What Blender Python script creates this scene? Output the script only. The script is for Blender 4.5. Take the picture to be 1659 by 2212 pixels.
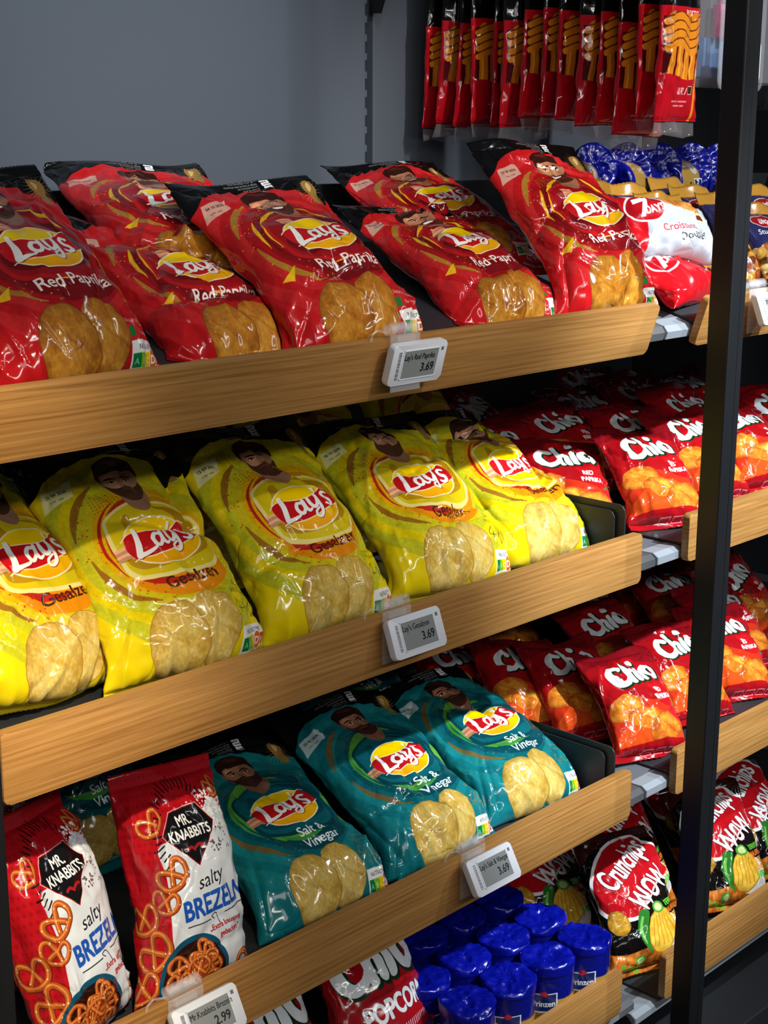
import bpy, bmesh, math, random
import numpy as np
from mathutils import Matrix, Vector

# ------------------------------------------------------------------ clear
for o in list(bpy.data.objects):
    bpy.data.objects.remove(o, do_unlink=True)
SC = bpy.context.scene
COL = SC.collection
PI = math.pi

# ------------------------------------------------------------------ camera
cam_d = bpy.data.cameras.new('camera')
cam_d.sensor_fit = 'VERTICAL'
cam_d.sensor_height = 24.0
cam_d.lens = 24.0 * 3257.0 / 2212.0
cam_d.clip_start = 0.05
cam = bpy.data.objects.new('camera', cam_d)
COL.objects.link(cam)
CR = ((0.69280468, -0.1705928, 0.70065668), (-0.72111776, -0.16833127, 0.6720519), (0.00329521, -0.97085667, -0.23963819))
cam.matrix_world = Matrix([[CR[i][0], -CR[i][1], -CR[i][2], (0, 0, 1.55)[i]] for i in range(3)] + [[0, 0, 0, 1]])
SC.camera = cam

# ------------------------------------------------------------------ world, lights, exposure
SC.view_settings.view_transform = 'Standard'
SC.view_settings.look = 'None'
SC.view_settings.gamma = 1.0
SC.view_settings.use_curve_mapping = False
SC.view_settings.exposure = 0.0
W = bpy.data.worlds.new('shop_ambience')
SC.world = W
W.use_nodes = True
W.node_tree.nodes['Background'].inputs[0].default_value = (0.75, 0.85, 1.0, 1)
W.node_tree.nodes['Background'].inputs[1].default_value = 0.055


def lamp(name, kind, loc, target, power, col, **kw):
    d = bpy.data.lights.new(name, kind)
    d.energy = power
    d.color = col
    for k, v in kw.items():
        setattr(d, k, v)
    o = bpy.data.objects.new(name, d)
    COL.objects.link(o)
    o.location = loc
    o.rotation_euler = (Vector(target) - Vector(loc)).to_track_quat('-Z', 'Y').to_euler()
    o['kind'] = 'helper'
    return o


# ceiling spotlights of the shop aisle, plus added fill and highlight lights
lamp('spotlight_right', 'SPOT', (2.15, -0.55, 2.75), (1.92, 1.2, 0.94), 500, (0.86, 0.95, 1.0), spot_size=math.radians(26), spot_blend=0.7, shadow_soft_size=0.03)
lamp('spotlight_left', 'SPOT', (0.1, -0.45, 2.75), (0.56, 1.2, 0.97), 430, (1.0, 0.86, 0.64), spot_size=math.radians(23), spot_blend=0.95, shadow_soft_size=0.03)
lamp('spotlight_middle', 'SPOT', (1.35, -0.6, 2.75), (1.45, 1.25, 1.52), 75, (1.0, 0.94, 0.86), spot_size=math.radians(27), spot_blend=0.8, shadow_soft_size=0.03)
lamp('spotlight_far', 'SPOT', (2.9, -0.2, 2.75), (2.3, 1.35, 1.0), 135, (0.95, 0.97, 1.0), spot_size=math.radians(46), spot_blend=0.6, shadow_soft_size=0.03)
lamp('spotlight_wall', 'SPOT', (0.9, 0.6, 2.8), (1.33, 1.76, 1.70), 78, (0.86, 0.94, 1.0), spot_size=math.radians(36), spot_blend=1.0, shadow_soft_size=0.05)
lamp('added_strip_light', 'AREA', (0.9, -1.5, 2.5), (1.3, 1.3, 0.9), 24, (1.0, 0.97, 0.92), shape='RECTANGLE', size=2.6, size_y=0.035)  # added strip: raises the fill and draws line highlights on the film
lamp('fill_area_light', 'AREA', (-0.9, -0.9, 2.6), (1.2, 1.3, 0.7), 11, (1.0, 0.96, 0.90), shape='RECTANGLE', size=1.0, size_y=1.0)  # added soft fill from the left, not a fitting of the shop
lamp('added_strip_light', 'AREA', (2.1, -0.35, 2.7), (1.7, 1.3, 0.9), 7, (0.94, 0.97, 1.0), shape='RECTANGLE', size=0.03, size_y=1.6)  # added narrow light for thin highlights along the creases
lamp('fill_spot_hooks', 'SPOT', (1.5, -0.3, 2.75), (1.93, 1.45, 1.66), 90, (1.0, 0.96, 0.92), spot_size=math.radians(17), spot_blend=0.7, shadow_soft_size=0.03)  # added spot that brightens the hanging pouches

# ------------------------------------------------------------------ printed artwork (drawn by the script, no files)
def hexc(h):
    return np.array([int(h[i:i + 2], 16) / 255.0 for i in (0, 2, 4)]) if isinstance(h, str) else np.array(h, float)


def vnoise(x, y, seed=0):
    xi = np.floor(x).astype(np.int64)
    yi = np.floor(y).astype(np.int64)
    fx = x - xi
    fy = y - yi
    fx = fx * fx * (3 - 2 * fx)
    fy = fy * fy * (3 - 2 * fy)

    def hsh(a, b):
        n = (a * 374761393 + b * 668265263 + seed * 974711) & 0x7fffffff
        n = ((n ^ (n >> 13)) * 1274126177) & 0x7fffffff
        return ((n ^ (n >> 16)) & 0xffff) / 65535.0
    return (hsh(xi, yi) * (1 - fx) + hsh(xi + 1, yi) * fx) * (1 - fy) + (hsh(xi, yi + 1) * (1 - fx) + hsh(xi + 1, yi + 1) * fx) * fy


def fbm(x, y, seed=0, n=3):
    s, a, t = 0, 1.0, 0
    for i in range(n):
        s = s + a * vnoise(x * 2 ** i, y * 2 ** i, seed + i * 7)
        t += a
        a *= 0.5
    return s / t


def spl(pts, closed=False, n=8):
    p = np.array(pts, float)
    m = len(p)
    out = []
    for i in range(m if closed else m - 1):
        if closed:
            a, b, c, d = p[(i - 1) % m], p[i], p[(i + 1) % m], p[(i + 2) % m]
        else:
            a, b, c, d = p[max(i - 1, 0)], p[i], p[i + 1], p[min(i + 2, m - 1)]
        for k in range(n):
            t = k / n
            out.append(0.5 * ((2 * b) + (c - a) * t + (2 * a - 5 * b + 4 * c - d) * t * t + (3 * b - a - 3 * c + d) * t ** 3))
    if not closed:
        out.append(p[-1])
    return np.array(out)


def ell(cx, cy, rx, ry=None, rot=0, n=56, wob=0, seed=0, a0=0, a1=360):
    ry = rx if ry is None else ry
    t = np.radians(np.linspace(a0, a1, n, endpoint=(a1 - a0) < 360))
    k = 1 + wob * (fbm(np.cos(t) * 1.7 + 9, np.sin(t) * 1.7 + 9, seed) - 0.5) * 2
    x, y = rx * np.cos(t) * k, ry * np.sin(t) * k
    r = math.radians(rot)
    return np.stack([cx + x * math.cos(r) - y * math.sin(r), cy + x * math.sin(r) + y * math.cos(r)], 1)


def loops(*ps):
    return np.concatenate([np.concatenate([p, np.roll(p, -1, 0)], 1) for p in map(np.asarray, ps)])


_txt = {}


def text_edges(s, bold=0.0, shear=0.0):
    key = (s, bold, shear)
    if key not in _txt:
        c = bpy.data.curves.new('t', 'FONT')
        c.body = s
        c.fill_mode = 'NONE'
        c.resolution_u = 4
        c.offset = bold
        c.shear = shear
        o = bpy.data.objects.new('t', c)
        COL.objects.link(o)
        dg = bpy.context.evaluated_depsgraph_get()
        dg.update()
        me = o.evaluated_get(dg).to_mesh()
        v = np.array([tuple(q.co) for q in me.vertices])[:, :2]
        e = np.array([tuple(q.vertices) for q in me.edges])
        _txt[key] = np.concatenate([v[e[:, 0]], v[e[:, 1]]], 1)
        o.evaluated_get(dg).to_mesh_clear()
        bpy.data.objects.remove(o)
        bpy.data.curves.remove(c)
    return _txt[key].copy()


class Art:
    def __init__(s, W, H, col, k=2.4, margin=0):
        s.k, s.W, s.H, s.m = k, W, H, margin
        s.im = np.empty((round(H * k), round((W + 2 * margin) * k), 3))
        s.im[:] = hexc(col)

    def _put(s, y0, x0, m, col, a):
        h, w = m.shape
        reg = s.im[y0:y0 + h, x0:x0 + w]
        if callable(col):
            yy, xx = np.mgrid[y0:y0 + h, x0:x0 + w]
            col = col((xx + 0.5) / s.k - s.m, (yy + 0.5) / s.k)
        else:
            col = hexc(col)
        reg += (m * a)[..., None] * (col - reg)

    def mask(s, E):
        E = np.asarray(E, float).copy()
        E[:, [0, 2]] += s.m
        E *= s.k * 3
        hh, ww = s.im.shape[:2]
        x0 = max(0, int(min(E[:, 0].min(), E[:, 2].min()) // 3))
        x1 = min(ww, int(max(E[:, 0].max(), E[:, 2].max()) // 3) + 2)
        y0 = max(0, int(min(E[:, 1].min(), E[:, 3].min()) // 3))
        y1 = min(hh, int(max(E[:, 1].max(), E[:, 3].max()) // 3) + 2)
        if x1 <= x0 or y1 <= y0:
            return None
        nx, ny = (x1 - x0) * 3, (y1 - y0) * 3
        d = np.zeros((ny, nx + 1), np.int8)
        for ax, ay, bx, by in E:
            if ay == by:
                continue
            if ay > by:
                ax, ay, bx, by = bx, by, ax, ay
            r0, r1 = max(math.ceil(ay - 0.5), y0 * 3), min(math.ceil(by - 0.5), y1 * 3)
            if r1 <= r0:
                continue
            r = np.arange(r0, r1)
            xs = ax + (r + 0.5 - ay) * (bx - ax) / (by - ay)
            c = np.clip(np.ceil(xs - 0.5).astype(int) - x0 * 3, 0, nx)
            d[r - y0 * 3, c] ^= 1
        m = (np.cumsum(d[:, :-1], 1) & 1).reshape(ny // 3, 3, nx // 3, 3).mean((1, 3))
        return y0, x0, m

    def edges(s, E, col, a=1.0):
        r = s.mask(E)
        if r:
            s._put(r[0], r[1], r[2], col, a)

    def poly(s, *ps, col='ffffff', a=1.0):
        s.edges(loops(*ps), col, a)

    def stroke(s, pts, w, col, a=1.0, smooth=True, closed=False, dry=0, seed=1):
        p = spl(pts, closed, 10) if smooth else np.array(pts, float)
        w = np.atleast_1d(np.array(w, float))
        L = np.concatenate([[0], np.cumsum(np.linalg.norm(np.diff(p, axis=0), axis=1))])
        n = max(2, int(L[-1] * s.k / 1.2))
        t = np.linspace(0, L[-1], n)
        x, y = (np.interp(t, L, p[:, 0]) + s.m) * s.k, np.interp(t, L, p[:, 1]) * s.k
        r = np.interp(t / max(L[-1], 1e-9), np.linspace(0, 1, len(w)), w) * s.k / 2
        hh, ww = s.im.shape[:2]
        R = r.max() + 1
        x0, x1 = max(0, int(x.min() - R)), min(ww, int(x.max() + R) + 2)
        y0, y1 = max(0, int(y.min() - R)), min(hh, int(y.max() + R) + 2)
        if x1 <= x0 or y1 <= y0:
            return
        m = np.zeros((y1 - y0, x1 - x0))
        for xx, yy, rr in zip(x, y, r):
            a0, a1 = max(x0, int(xx - rr - 1)), min(x1, int(xx + rr) + 2)
            b0, b1 = max(y0, int(yy - rr - 1)), min(y1, int(yy + rr) + 2)
            if a1 <= a0 or b1 <= b0:
                continue
            gx = np.arange(a0, a1)[None] + 0.5 - xx
            gy = np.arange(b0, b1)[:, None] + 0.5 - yy
            q = np.clip(rr - np.sqrt(gx * gx + gy * gy) + 0.5, 0, 1)
            v = m[b0 - y0:b1 - y0, a0 - x0:a1 - x0]
            np.maximum(v, q, out=v)
        if dry:
            yy, xx = np.mgrid[y0:y1, x0:x1] / s.k
            m *= np.clip((fbm(xx / 2.2, yy / 6, seed) - dry + 0.25) * 5, 0, 1)
        s._put(y0, x0, m, col, a)

    def text(s, t, x, y, h, col, sx=1.0, bold=0.0, shear=0.0, rot=0, al='c', a=1.0, warp=None, edge=None, edgew=0.02):
        if edge is not None:
            s.text(t, x, y, h, edge, sx, bold + edgew, shear, rot, al, a, warp)
        E = text_edges(t, 0.0, shear)
        lo, hi = min(E[:, 0].min(), E[:, 2].min()), max(E[:, 0].max(), E[:, 2].max())
        E[:, [0, 2]] -= {'c': (lo + hi) / 2, 'l': lo, 'r': hi}[al]
        E *= h / 0.73
        E[:, [0, 2]] *= sx
        P = E.reshape(-1, 2)
        if warp:
            P = warp(P)
        r = math.radians(rot)
        P = np.stack([P[:, 0] * math.cos(r) - P[:, 1] * math.sin(r) + x, P[:, 0] * math.sin(r) + P[:, 1] * math.cos(r) + y], 1)
        b = bold * h * 1.5
        sh = [(0, 0)] if b <= 0 else [(0, 0)] + [(b * math.cos(i * PI / 4), b * math.sin(i * PI / 4)) for i in range(8)]
        ms = [s.mask((P + q).reshape(-1, 4)) for q in sh]
        ms = [m for m in ms if m]
        if not ms:
            return
        y0, x0 = min(m[0] for m in ms), min(m[1] for m in ms)
        y1, x1 = max(m[0] + m[2].shape[0] for m in ms), max(m[1] + m[2].shape[1] for m in ms)
        M = np.zeros((y1 - y0, x1 - x0))
        for my, mx, m in ms:
            v = M[my - y0:my - y0 + m.shape[0], mx - x0:mx - x0 + m.shape[1]]
            np.maximum(v, m, out=v)
        s._put(y0, x0, M, col, a)

    def dots(s, n, x0, x1, y0, y1, r, col, seed=0):
        g = random.Random(seed)
        for _ in range(n):
            q = g.uniform(0.4, 1) * r
            s.poly(ell(g.uniform(x0, x1), g.uniform(y0, y1), q, q, n=10), col=col)

    def image(s, name):
        h, w = s.im.shape[:2]
        im = bpy.data.images.new(name, w, h)
        px = np.ones((h, w, 4), np.float32)
        px[..., :3] = np.clip(s.im, 0, 1)
        im.pixels.foreach_set(px.ravel())
        im.update()
        im.pack()
        return im


def mixtex(c0, c1, sc, seed, pw=1.0, n=4):
    c0, c1 = hexc(c0), hexc(c1)

    def f(x, y):
        t = np.clip((fbm(x / sc, y / sc, seed, n) - 0.25) * 2, 0, 1) ** pw
        return c0 + t[..., None] * (c1 - c0)
    return f


def chip(a, cx, cy, rx, ry, rot, c0, c1, rim, seed):
    p = ell(cx, cy, rx, ry, rot, wob=0.13, seed=seed)
    lo, hi, rm = hexc(c0), hexc(c1), hexc(rim)

    def tex(x, y):
        d = np.sqrt(((x - cx) / rx) ** 2 + ((y - cy) / ry) ** 2)
        t = np.clip(fbm(x / 9, y / 9, seed, 4) * 1.7 - 0.35, 0, 1)
        f = np.clip(fbm(x / 2.2, y / 2.2, seed + 3, 2) * 2 - 0.8, 0, 1)
        b = np.clip((d - 0.62) * 1.5 + (fbm(x / 7, y / 7, seed + 6, 2) - 0.5), 0, 1) * 0.75
        fold = np.clip(1 - np.abs((x - cx) * 0.5 + (y - cy) * 0.9 - ry * 0.15 + 6 * (fbm(x / 14, y / 14, seed + 1) - 0.5)) / 3.0, 0, 1) * 0.4
        c = lo + t[..., None] * (hi - lo)
        c = c + np.clip(b + fold, 0, 1)[..., None] * (rm - c)
        return c * (0.93 + 0.14 * f[..., None])
    a.poly(p, col=rm * 0.9)
    a.poly((p - (cx, cy)) * 0.975 + (cx, cy), col=tex)


def script_logo(a, cx, cy, w, rot=4):
    """round crisp-brand emblem: gold ball, red ribbon, white script"""
    h = w * 0.70
    a.poly(ell(cx, cy, w * 0.5, h * 0.5, rot), col='f6ecc8')
    a.poly(ell(cx, cy, w * 0.478, h * 0.475, rot), col=lambda x, y: hexc('ffd400') + np.clip((cy + h * 0.1 - y) / h, 0, 1)[..., None] * (hexc('f0a010') - hexc('ffd400')) * 1.6)
    S = np.array([w, w])

    def T(p):
        p = np.asarray(p, float)
        r = math.radians(rot + 3)
        return np.stack([cx + w * (p[:, 0] * math.cos(r) - p[:, 1] * math.sin(r)), cy + w * (p[:, 0] * math.sin(r) + p[:, 1] * math.cos(r))], 1)
    up = spl([(-.52, .10), (-.38, .17), (-.15, .13), (.08, .10), (.28, .15), (.40, .21), (.47, .17)])
    lo = spl([(.515, -.06), (.44, -.09), (.25, -.13), (.02, -.175), (-.2, -.185), (-.38, -.15), (-.475, -.17)])
    band = T(np.concatenate([up, lo]))
    e = ell(cx, cy, w * 0.5, h * 0.5, rot)
    m1, m2 = a.mask(loops(band)), a.mask(loops(e))
    for off, c in ((0, 'c4161c'),):
        full = np.zeros(a.im.shape[:2])
        full[m1[0]:m1[0] + m1[2].shape[0], m1[1]:m1[1] + m1[2].shape[1]] = m1[2]
        f2 = np.zeros_like(full)
        f2[m2[0]:m2[0] + m2[2].shape[0], m2[1]:m2[1] + m2[2].shape[1]] = m2[2]
        a._put(0, 0, full * f2, c, 1.0)
    a.stroke(T(up), w * 0.014, 'fff3d0', smooth=False)
    a.stroke(T(lo), w * 0.014, 'fff3d0', smooth=False)
    G = [([(-.31, .20), (-.345, .02), (-.39, -.125)], (.062, .07, .08)),
         ([(-.395, -.125), (-.30, -.125), (-.19, -.11), (-.165, -.085)], (.065, .05, .045, .03)),
         ([(-.05, .055), (-.11, .065), (-.165, .0), (-.15, -.075), (-.10, -.085), (-.05, -.03), (-.025, .06)], (.045, .05, .06, .06, .045, .04, .04)),
         ([(-.022, .075), (-.035, -.02), (-.01, -.085), (.035, -.07)], (.05, .055, .05, .03)),
         ([(.055, .085), (.05, .0), (.085, -.06), (.135, -.04), (.175, .03)], (.05, .055, .055, .045, .045)),
         ([(.195, .105), (.185, -.02), (.165, -.14), (.11, -.205), (.06, -.185), (.07, -.13), (.14, -.09)], (.055, .055, .05, .045, .04, .035, .025)),
         ([(.262, .215), (.248, .145)], (.05, .022)),
         ([(.395, .095), (.345, .115), (.30, .075), (.325, .02), (.375, -.015), (.375, -.07), (.325, -.095), (.275, -.065)], (.04, .045, .05, .055, .06, .055, .05, .035))]
    for p, ww in G:
        a.stroke(T(np.array(p) + (.006, -.012)), np.array(ww) * w * 1.04, '8c0c12', a=.6)
    for p, ww in G:
        a.stroke(T(p), np.array(ww) * w, 'f7f7f2')


def man(a, cx, cy, s, shirt, shirt2, trim, skin='c98d68', hair='2c1a14', smile=False, arm=True):
    """printed portrait of a bearded man in a football shirt; s = head height"""
    def P(*q):
        return spl([(cx + x * s, cy + y * s) for x, y in q], True, 6)
    sk2, sk3 = hexc(skin) * 0.78, np.clip(hexc(skin) * 1.25, 0, 1)
    def Q(*q):
        return P(*[(x * 1.0, -.5 + (y + .5) * .80) for x, y in q])
    # body
    a.poly(Q((-.12, -.55), (-.75, -.85), (-.95, -1.2), (-.98, -2.0), (-.7, -2.7), (.75, -2.75), (1.15, -2.0), (1.1, -1.25), (.85, -.9), (.25, -.6)), col=trim)
    a.poly(Q((-.10, -.62), (-.70, -.9), (-.88, -1.2), (-.90, -2.0), (-.62, -2.6), (.7, -2.65), (1.05, -2.0), (1.02, -1.28), (.8, -.96), (.22, -.66)), col=shirt)
    a.poly(Q((.15, -.8), (.55, -1.1), (.7, -1.8), (.95, -1.9), (1.0, -1.3), (.7, -.95)), col=shirt2, a=.8)
    a.poly(Q((-.55, -1.1), (-.35, -1.0), (-.45, -1.9), (-.7, -2.2)), col=shirt2, a=.6)
    a.poly(Q((-.8, -1.9), (-.2, -1.75), (.6, -2.0), (.95, -1.8), (.8, -2.25), (0, -2.5), (-.7, -2.4)), col=shirt2, a=.7)
    # neck and head
    a.poly(P((-.22, -.2), (-.25, -.62), (.02, -.85), (.28, -.62), (.28, -.2)), col=sk2)
    a.poly(P((-.40, .28), (-.42, .02), (-.36, -.22), (-.20, -.45), (.02, -.52), (.22, -.42), (.34, -.18), (.38, .05), (.36, .30), (0, .42)), col=skin)
    a.poly(P((-.44, .1), (-.40, -.05), (-.36, -.1), (-.36, .12)), col=sk2)
    a.poly(P((.10, .28), (.34, .25), (.37, .0), (.28, -.25), (.18, -.1), (.12, .1)), col=sk2, a=.75)
    a.poly(P((-.30, .22), (-.08, .26), (-.06, .05), (-.22, .0)), col=sk3, a=.8)
    # beard, hair
    a.poly(P((-.37, -.02), (-.35, -.25), (-.20, -.47), (.02, -.55), (.23, -.44), (.35, -.2), (.37, -.02), (.27, -.12), (.16, -.14), (0, -.11), (-.16, -.14), (-.28, -.12)), col=hair, a=.82)
    a.poly(P((-.40, .10), (-.46, .30), (-.42, .48), (-.20, .62), (.10, .64), (.36, .52), (.44, .30), (.40, .08), (.34, .26), (.10, .33), (-.15, .31), (-.33, .27)), col=hair)
    a.poly(P((-.25, .55), (.0, .58), (.2, .5), (.05, .48)), col=np.clip(hexc(hair) * 2.0, 0, 1), a=.6)
    # features
    for sx in (-1, 1):
        a.stroke([(cx + sx * s * .06, cy + s * .145), (cx + sx * s * .16, cy + s * .17), (cx + sx * s * .28, cy + s * .145)], (s * .03, s * .05, s * .025), hair)
        a.poly(ell(cx + sx * s * .165, cy + s * .065, s * .062, s * .026, n=16), col='efe2d6')
        a.poly(ell(cx + sx * s * .16, cy + s * .065, s * .028, n=12), col='2a1a12')
        a.stroke([(cx + sx * s * .09, cy + s * .08), (cx + sx * s * .165, cy + s * .098), (cx + sx * s * .24, cy + s * .075)], s * .02, '2a1810')
    a.poly(P((-.03, .12), (-.05, -.05), (-.07, -.085), (0, -.10), (.07, -.085), (.04, -.03)), col=sk2, a=.7)
    a.stroke([(cx - s * .07, cy - s * .08), (cx, cy - s * .10), (cx + s * .07, cy - s * .08)], s * .02, sk2 * .7)
    if smile:
        a.poly(P((-.16, -.18), (0, -.15), (.16, -.18), (.10, -.33), (-.08, -.33)), col='5a1512')
        a.poly(P((-.13, -.185), (0, -.165), (.13, -.185), (.08, -.24), (-.07, -.24)), col='f3efe6')
    else:
        a.stroke([(cx - s * .11, cy - s * .21), (cx, cy - s * .20), (cx + s * .11, cy - s * .21)], s * .035, '7a3d32')
    # hand
    hx, hy = (cx - s * .86, cy - s * 1.62) if arm else (cx - s * .42, cy - s * .88)
    s = s * .62
    for i in range(4):
        a.stroke([(hx - s * .16, hy - s * (.0 + .10 * i)), (hx + s * .12, hy + s * (.05 - .10 * i)), (hx + s * .26, hy - s * (.0 + .10 * i))], s * .11, skin if i % 2 else sk3)
        a.stroke([(hx - s * .12, hy - s * (.055 + .10 * i)), (hx + s * .2, hy - s * (.02 + .10 * i))], s * .018, '4a2a1e', a=.7)


def brush(a, cx, cy, r, a0, a1, w, col, seed, ry=None):
    t = np.radians(np.linspace(a0, a1, 14))
    ry = ry or r
    a.stroke(np.stack([cx + r * np.cos(t), cy + ry * np.sin(t)], 1), (w * .25, w * .8, w, w * .8, w * .2), col, dry=.30, seed=seed)


def nutri(a, x, y, w):
    h = w * .52
    rr = spl([(x - w / 2, y - h / 2 + 2), (x - w / 2 + 1, y + h / 2 - 3), (x - w / 2 + 4, y + h / 2), (x + w / 2 - 2, y + h / 2), (x + w / 2, y + h / 2 - 3), (x + w / 2, y - h / 2 + 2), (x + w / 2 - 2, y - h / 2), (x - w / 2 + 2, y - h / 2)], True, 3)
    a.poly(rr, col='f2f2ee')
    a.text('NUTRI-SCORE', x, y + h * .20, h * .17, '55585c', bold=.012, sx=.82)
    bw = (w - 4) / 5
    for i, (c, l) in enumerate(zip(('0b7d3e', '7fbc2c', 'f5c900', 'e87d0c', 'd9421c'), 'ABCDE')):
        X = x - w / 2 + 2 + i * bw
        a.poly([(X, y - h * .40), (X + bw, y - h * .40), (X + bw, y + h * .08), (X, y + h * .08)], col=c)
        a.text(l, X + bw / 2, y - h * .29, h * .22, 'ffffff', bold=.01, a=1 if l in 'D' else .6)
    X = x - w / 2 + 2 + 3 * bw
    a.poly(ell(X + bw / 2, y - h * .16, bw * .72, h * .42, n=28), col='ffffff')
    a.poly(ell(X + bw / 2, y - h * .16, bw * .62, h * .36, n=28), col='e06a1c')
    a.text('D', X + bw / 2, y - h * .32, h * .32, 'ffffff', bold=.03)


def art_crisps(kind, date):
    Wd, Hd = 208, 310
    P = {'yellow': dict(base='ecd310', r1='d8c41e', r2='e8b20e', r3='cf9410', r4='e48c10', lime='cbc824', arc='b8281c', br='9a6a1e', shirt='d9c016', sh2='a8730f', trim='efe08a', lab='efe9a0', ltx='3a3a20', skin='cc9470', hair='3a2117', chip=('d8b24a', 'ecd27e', 'b98a2c')),
         'red': dict(base='c51a1e', r1='b0141a', r2='8e1216', r3='a01318', r4='7c0f14', lime='d0282a', arc='6e0c12', br='b07c2c', shirt='9a1218', sh2='5a0a10', trim='b81a1c', lab='dba593', ltx='4a2018', skin='cc8a66', hair='351610', chip=('b06a1c', 'd89a3a', '8c4c14')),
         'teal': dict(base='11727a', r1='0e636c', r2='0b525c', r3='0e5a64', r4='0a4650', lime='187f84', arc='3f8f3a', br='6d5a34', shirt='0d5c66', sh2='083c46', trim='0a3f48', lab='c2d6d8', ltx='24444c', skin='a87458', hair='2c1712', chip=('cfa748', 'e4c878', 'a8802c'))}[kind]
    a = Art(Wd, Hd, P['base'], 2.5, 46)
    cx, cy = 113, 158
    # concentric swirl
    for r, c in ((122, P['lime']), (108, P['base']), (97, P['lime']), (86, P['r1']), (74, P['r2']), (62, P['r3'])):
        a.poly(ell(cx, cy, r, r * 1.02, 0, 72, wob=.03, seed=int(r)), col=mixtex(c, hexc(c) * .93, 3, int(r), n=2))
    a.poly(ell(cx + 8, cy - 34, 60, 44, 0, 60), col=P['r4'])
    brush(a, cx, cy, 54, 80, 290, 15, P['arc'], 3, 58)
    brush(a, cx, cy, 67, 120, 215, 4, P['arc'], 4, 66)
    brush(a, cx, cy, 60, -60, 40, 12, P['arc'], 5, 58)
    brush(a, cx, cy, 92, 118, 168, 9, P['br'], 6, 98)
    brush(a, cx, cy, 84, 185, 245, 8, P['br'], 7, 84)
    if kind == 'red':
        brush(a, cx, cy, 60, 95, 200, 7, 'f0b81c', 11, 66)
        brush(a, cx, cy, 72, 150, 190, 5, 'f0b81c', 12, 80)
        brush(a, cx, cy, 58, 5, 70, 8, 'f0b81c', 13, 74)
        for q in ([(104, 128), (88, 110), (118, 104), (124, 118)], [(182, 150), (204, 120), (208, 142), (192, 168)], [(30, 96), (44, 92), (52, 110)]):
            a.poly(q, col='f2c01c')
    if kind == 'teal':
        brush(a, cx, cy, 58, 60, 235, 13, '4f9a34', 11, 66)
        for q in ([(100, 126), (82, 108), (116, 102), (126, 116)], [(176, 160), (200, 118), (208, 140), (190, 176)]):
            a.poly(q, col='5f9e36')
    g = random.Random(5)
    for i in range(70):
        t, r = math.radians(g.uniform(110, 260)), g.uniform(62, 96)
        a.poly(ell(cx + r * math.cos(t), cy + r * math.sin(t), g.uniform(.4, 1.2), n=8), col=P['arc'] if kind != 'red' else 'e0a040', a=.85)
    for i in range(9):
        for j in range(5):
            a.poly(ell(cx - 56 + i * 4.2, cy + 52 + j * 4.2 - abs(i - 4), .9, n=8), col=P['br'])
            a.poly(ell(cx + 52 + i * 3.2, cy - 16 - j * 6 - i * 2, .8, n=8), col=P['br'])
    # black top band
    top = spl([(-50, 236), (0, 242), (30, 270), (70, 287), (110, 288), (150, 279), (190, 262), (208, 252), (260, 232)])
    a.poly(np.concatenate([top, [(262, 330), (-52, 330)]]), col='0b0b0c')
    for i in range(26):
        t = math.radians(i * 14)
        a.stroke([(190 + 7 * math.cos(t), 270 + 12 * math.sin(t)), (190 + 18 * math.cos(t), 270 + 28 * math.sin(t))], (1.4, .2), 'c8a468', a=.6, smooth=False)
    a.poly(spl([(184, 262), (181, 276), (184, 288), (196, 288), (199, 276), (195, 262), (194, 246), (185, 246)], True), col='a07a3c')
    a.poly(spl([(187, 270), (186, 280), (190, 285), (193, 279)], True), col='d8b878')
    man(a, 112, 246, 59, P['shirt'], P['sh2'], P['trim'], P['skin'], P['hair'], smile=kind == 'red', arm=kind != 'red')
    # tournament emblem and small print
    a.stroke([(136, 306.5), (146, 306.5), (146, 302.5), (137, 302.5), (137, 298.5), (146, 298.5)], 3.0, 'f4f4f4', smooth=False)
    a.stroke([(138, 295.5), (138, 290.5), (146, 290.5), (146, 294.5), (139, 294.5)], 3.0, 'f4f4f4', smooth=False)
    a.text('FIFA', 142, 286.0, 2.0, 'f4f4f4', bold=.02)
    for i, t in enumerate(('FIFA WORLD CUP 26\u2122', 'GEWINNE FANTASTISCHE PREISE', 'AKTIONSZEITRAUM:', '23.02.26-19.07.26', 'CODE IN DER T\u00dcTE.')):
        a.text(t, 130, 306 - i * 4.1, 2.5 if i else 3.0, 'd8d8d8', al='r', sx=.95)
    # date label
    a.poly([(8, 222), (48, 238), (54, 262), (14, 250)], col=P['lab'])
    a.text(date, 30.5, 243.5, 4.4, P['ltx'], rot=10, bold=.02, sx=.95)
    a.text('S104  14:09', 28, 235, 2.6, P['ltx'], rot=10)
    script_logo(a, 114, 156, 95)
    if kind == 'yellow':
        a.text('Gesalzen', 126, 96, 15, '4a2412', sx=.92, bold=.014, rot=6)
    elif kind == 'red':
        a.text('Red Paprika', 124, 99, 15.5, '7a0c10', sx=.92, bold=.05, rot=5, a=.6)
        a.text('Red Paprika', 124, 100, 15.5, 'fbeee4', sx=.92, bold=.013, rot=5)
    else:
        a.text('Salt &', 121, 104, 13.5, 'f0f6f4', sx=.92, bold=.012, rot=5)
        a.text('Vinegar', 127, 87, 13.5, 'f0f6f4', sx=.92, bold=.012, rot=5)
    chip(a, 128, 50, 29, 31, -10, *P['chip'], 8)
    chip(a, 84, 44, 35, 32, 20, *P['chip'], 5)
    a.text('Geschmack', 104, 16, 6, 'e8e0d0', rot=4, al='l')
    sg = '5a3c14' if kind == 'yellow' else ('d8a040' if kind == 'red' else '8a7040')
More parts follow.
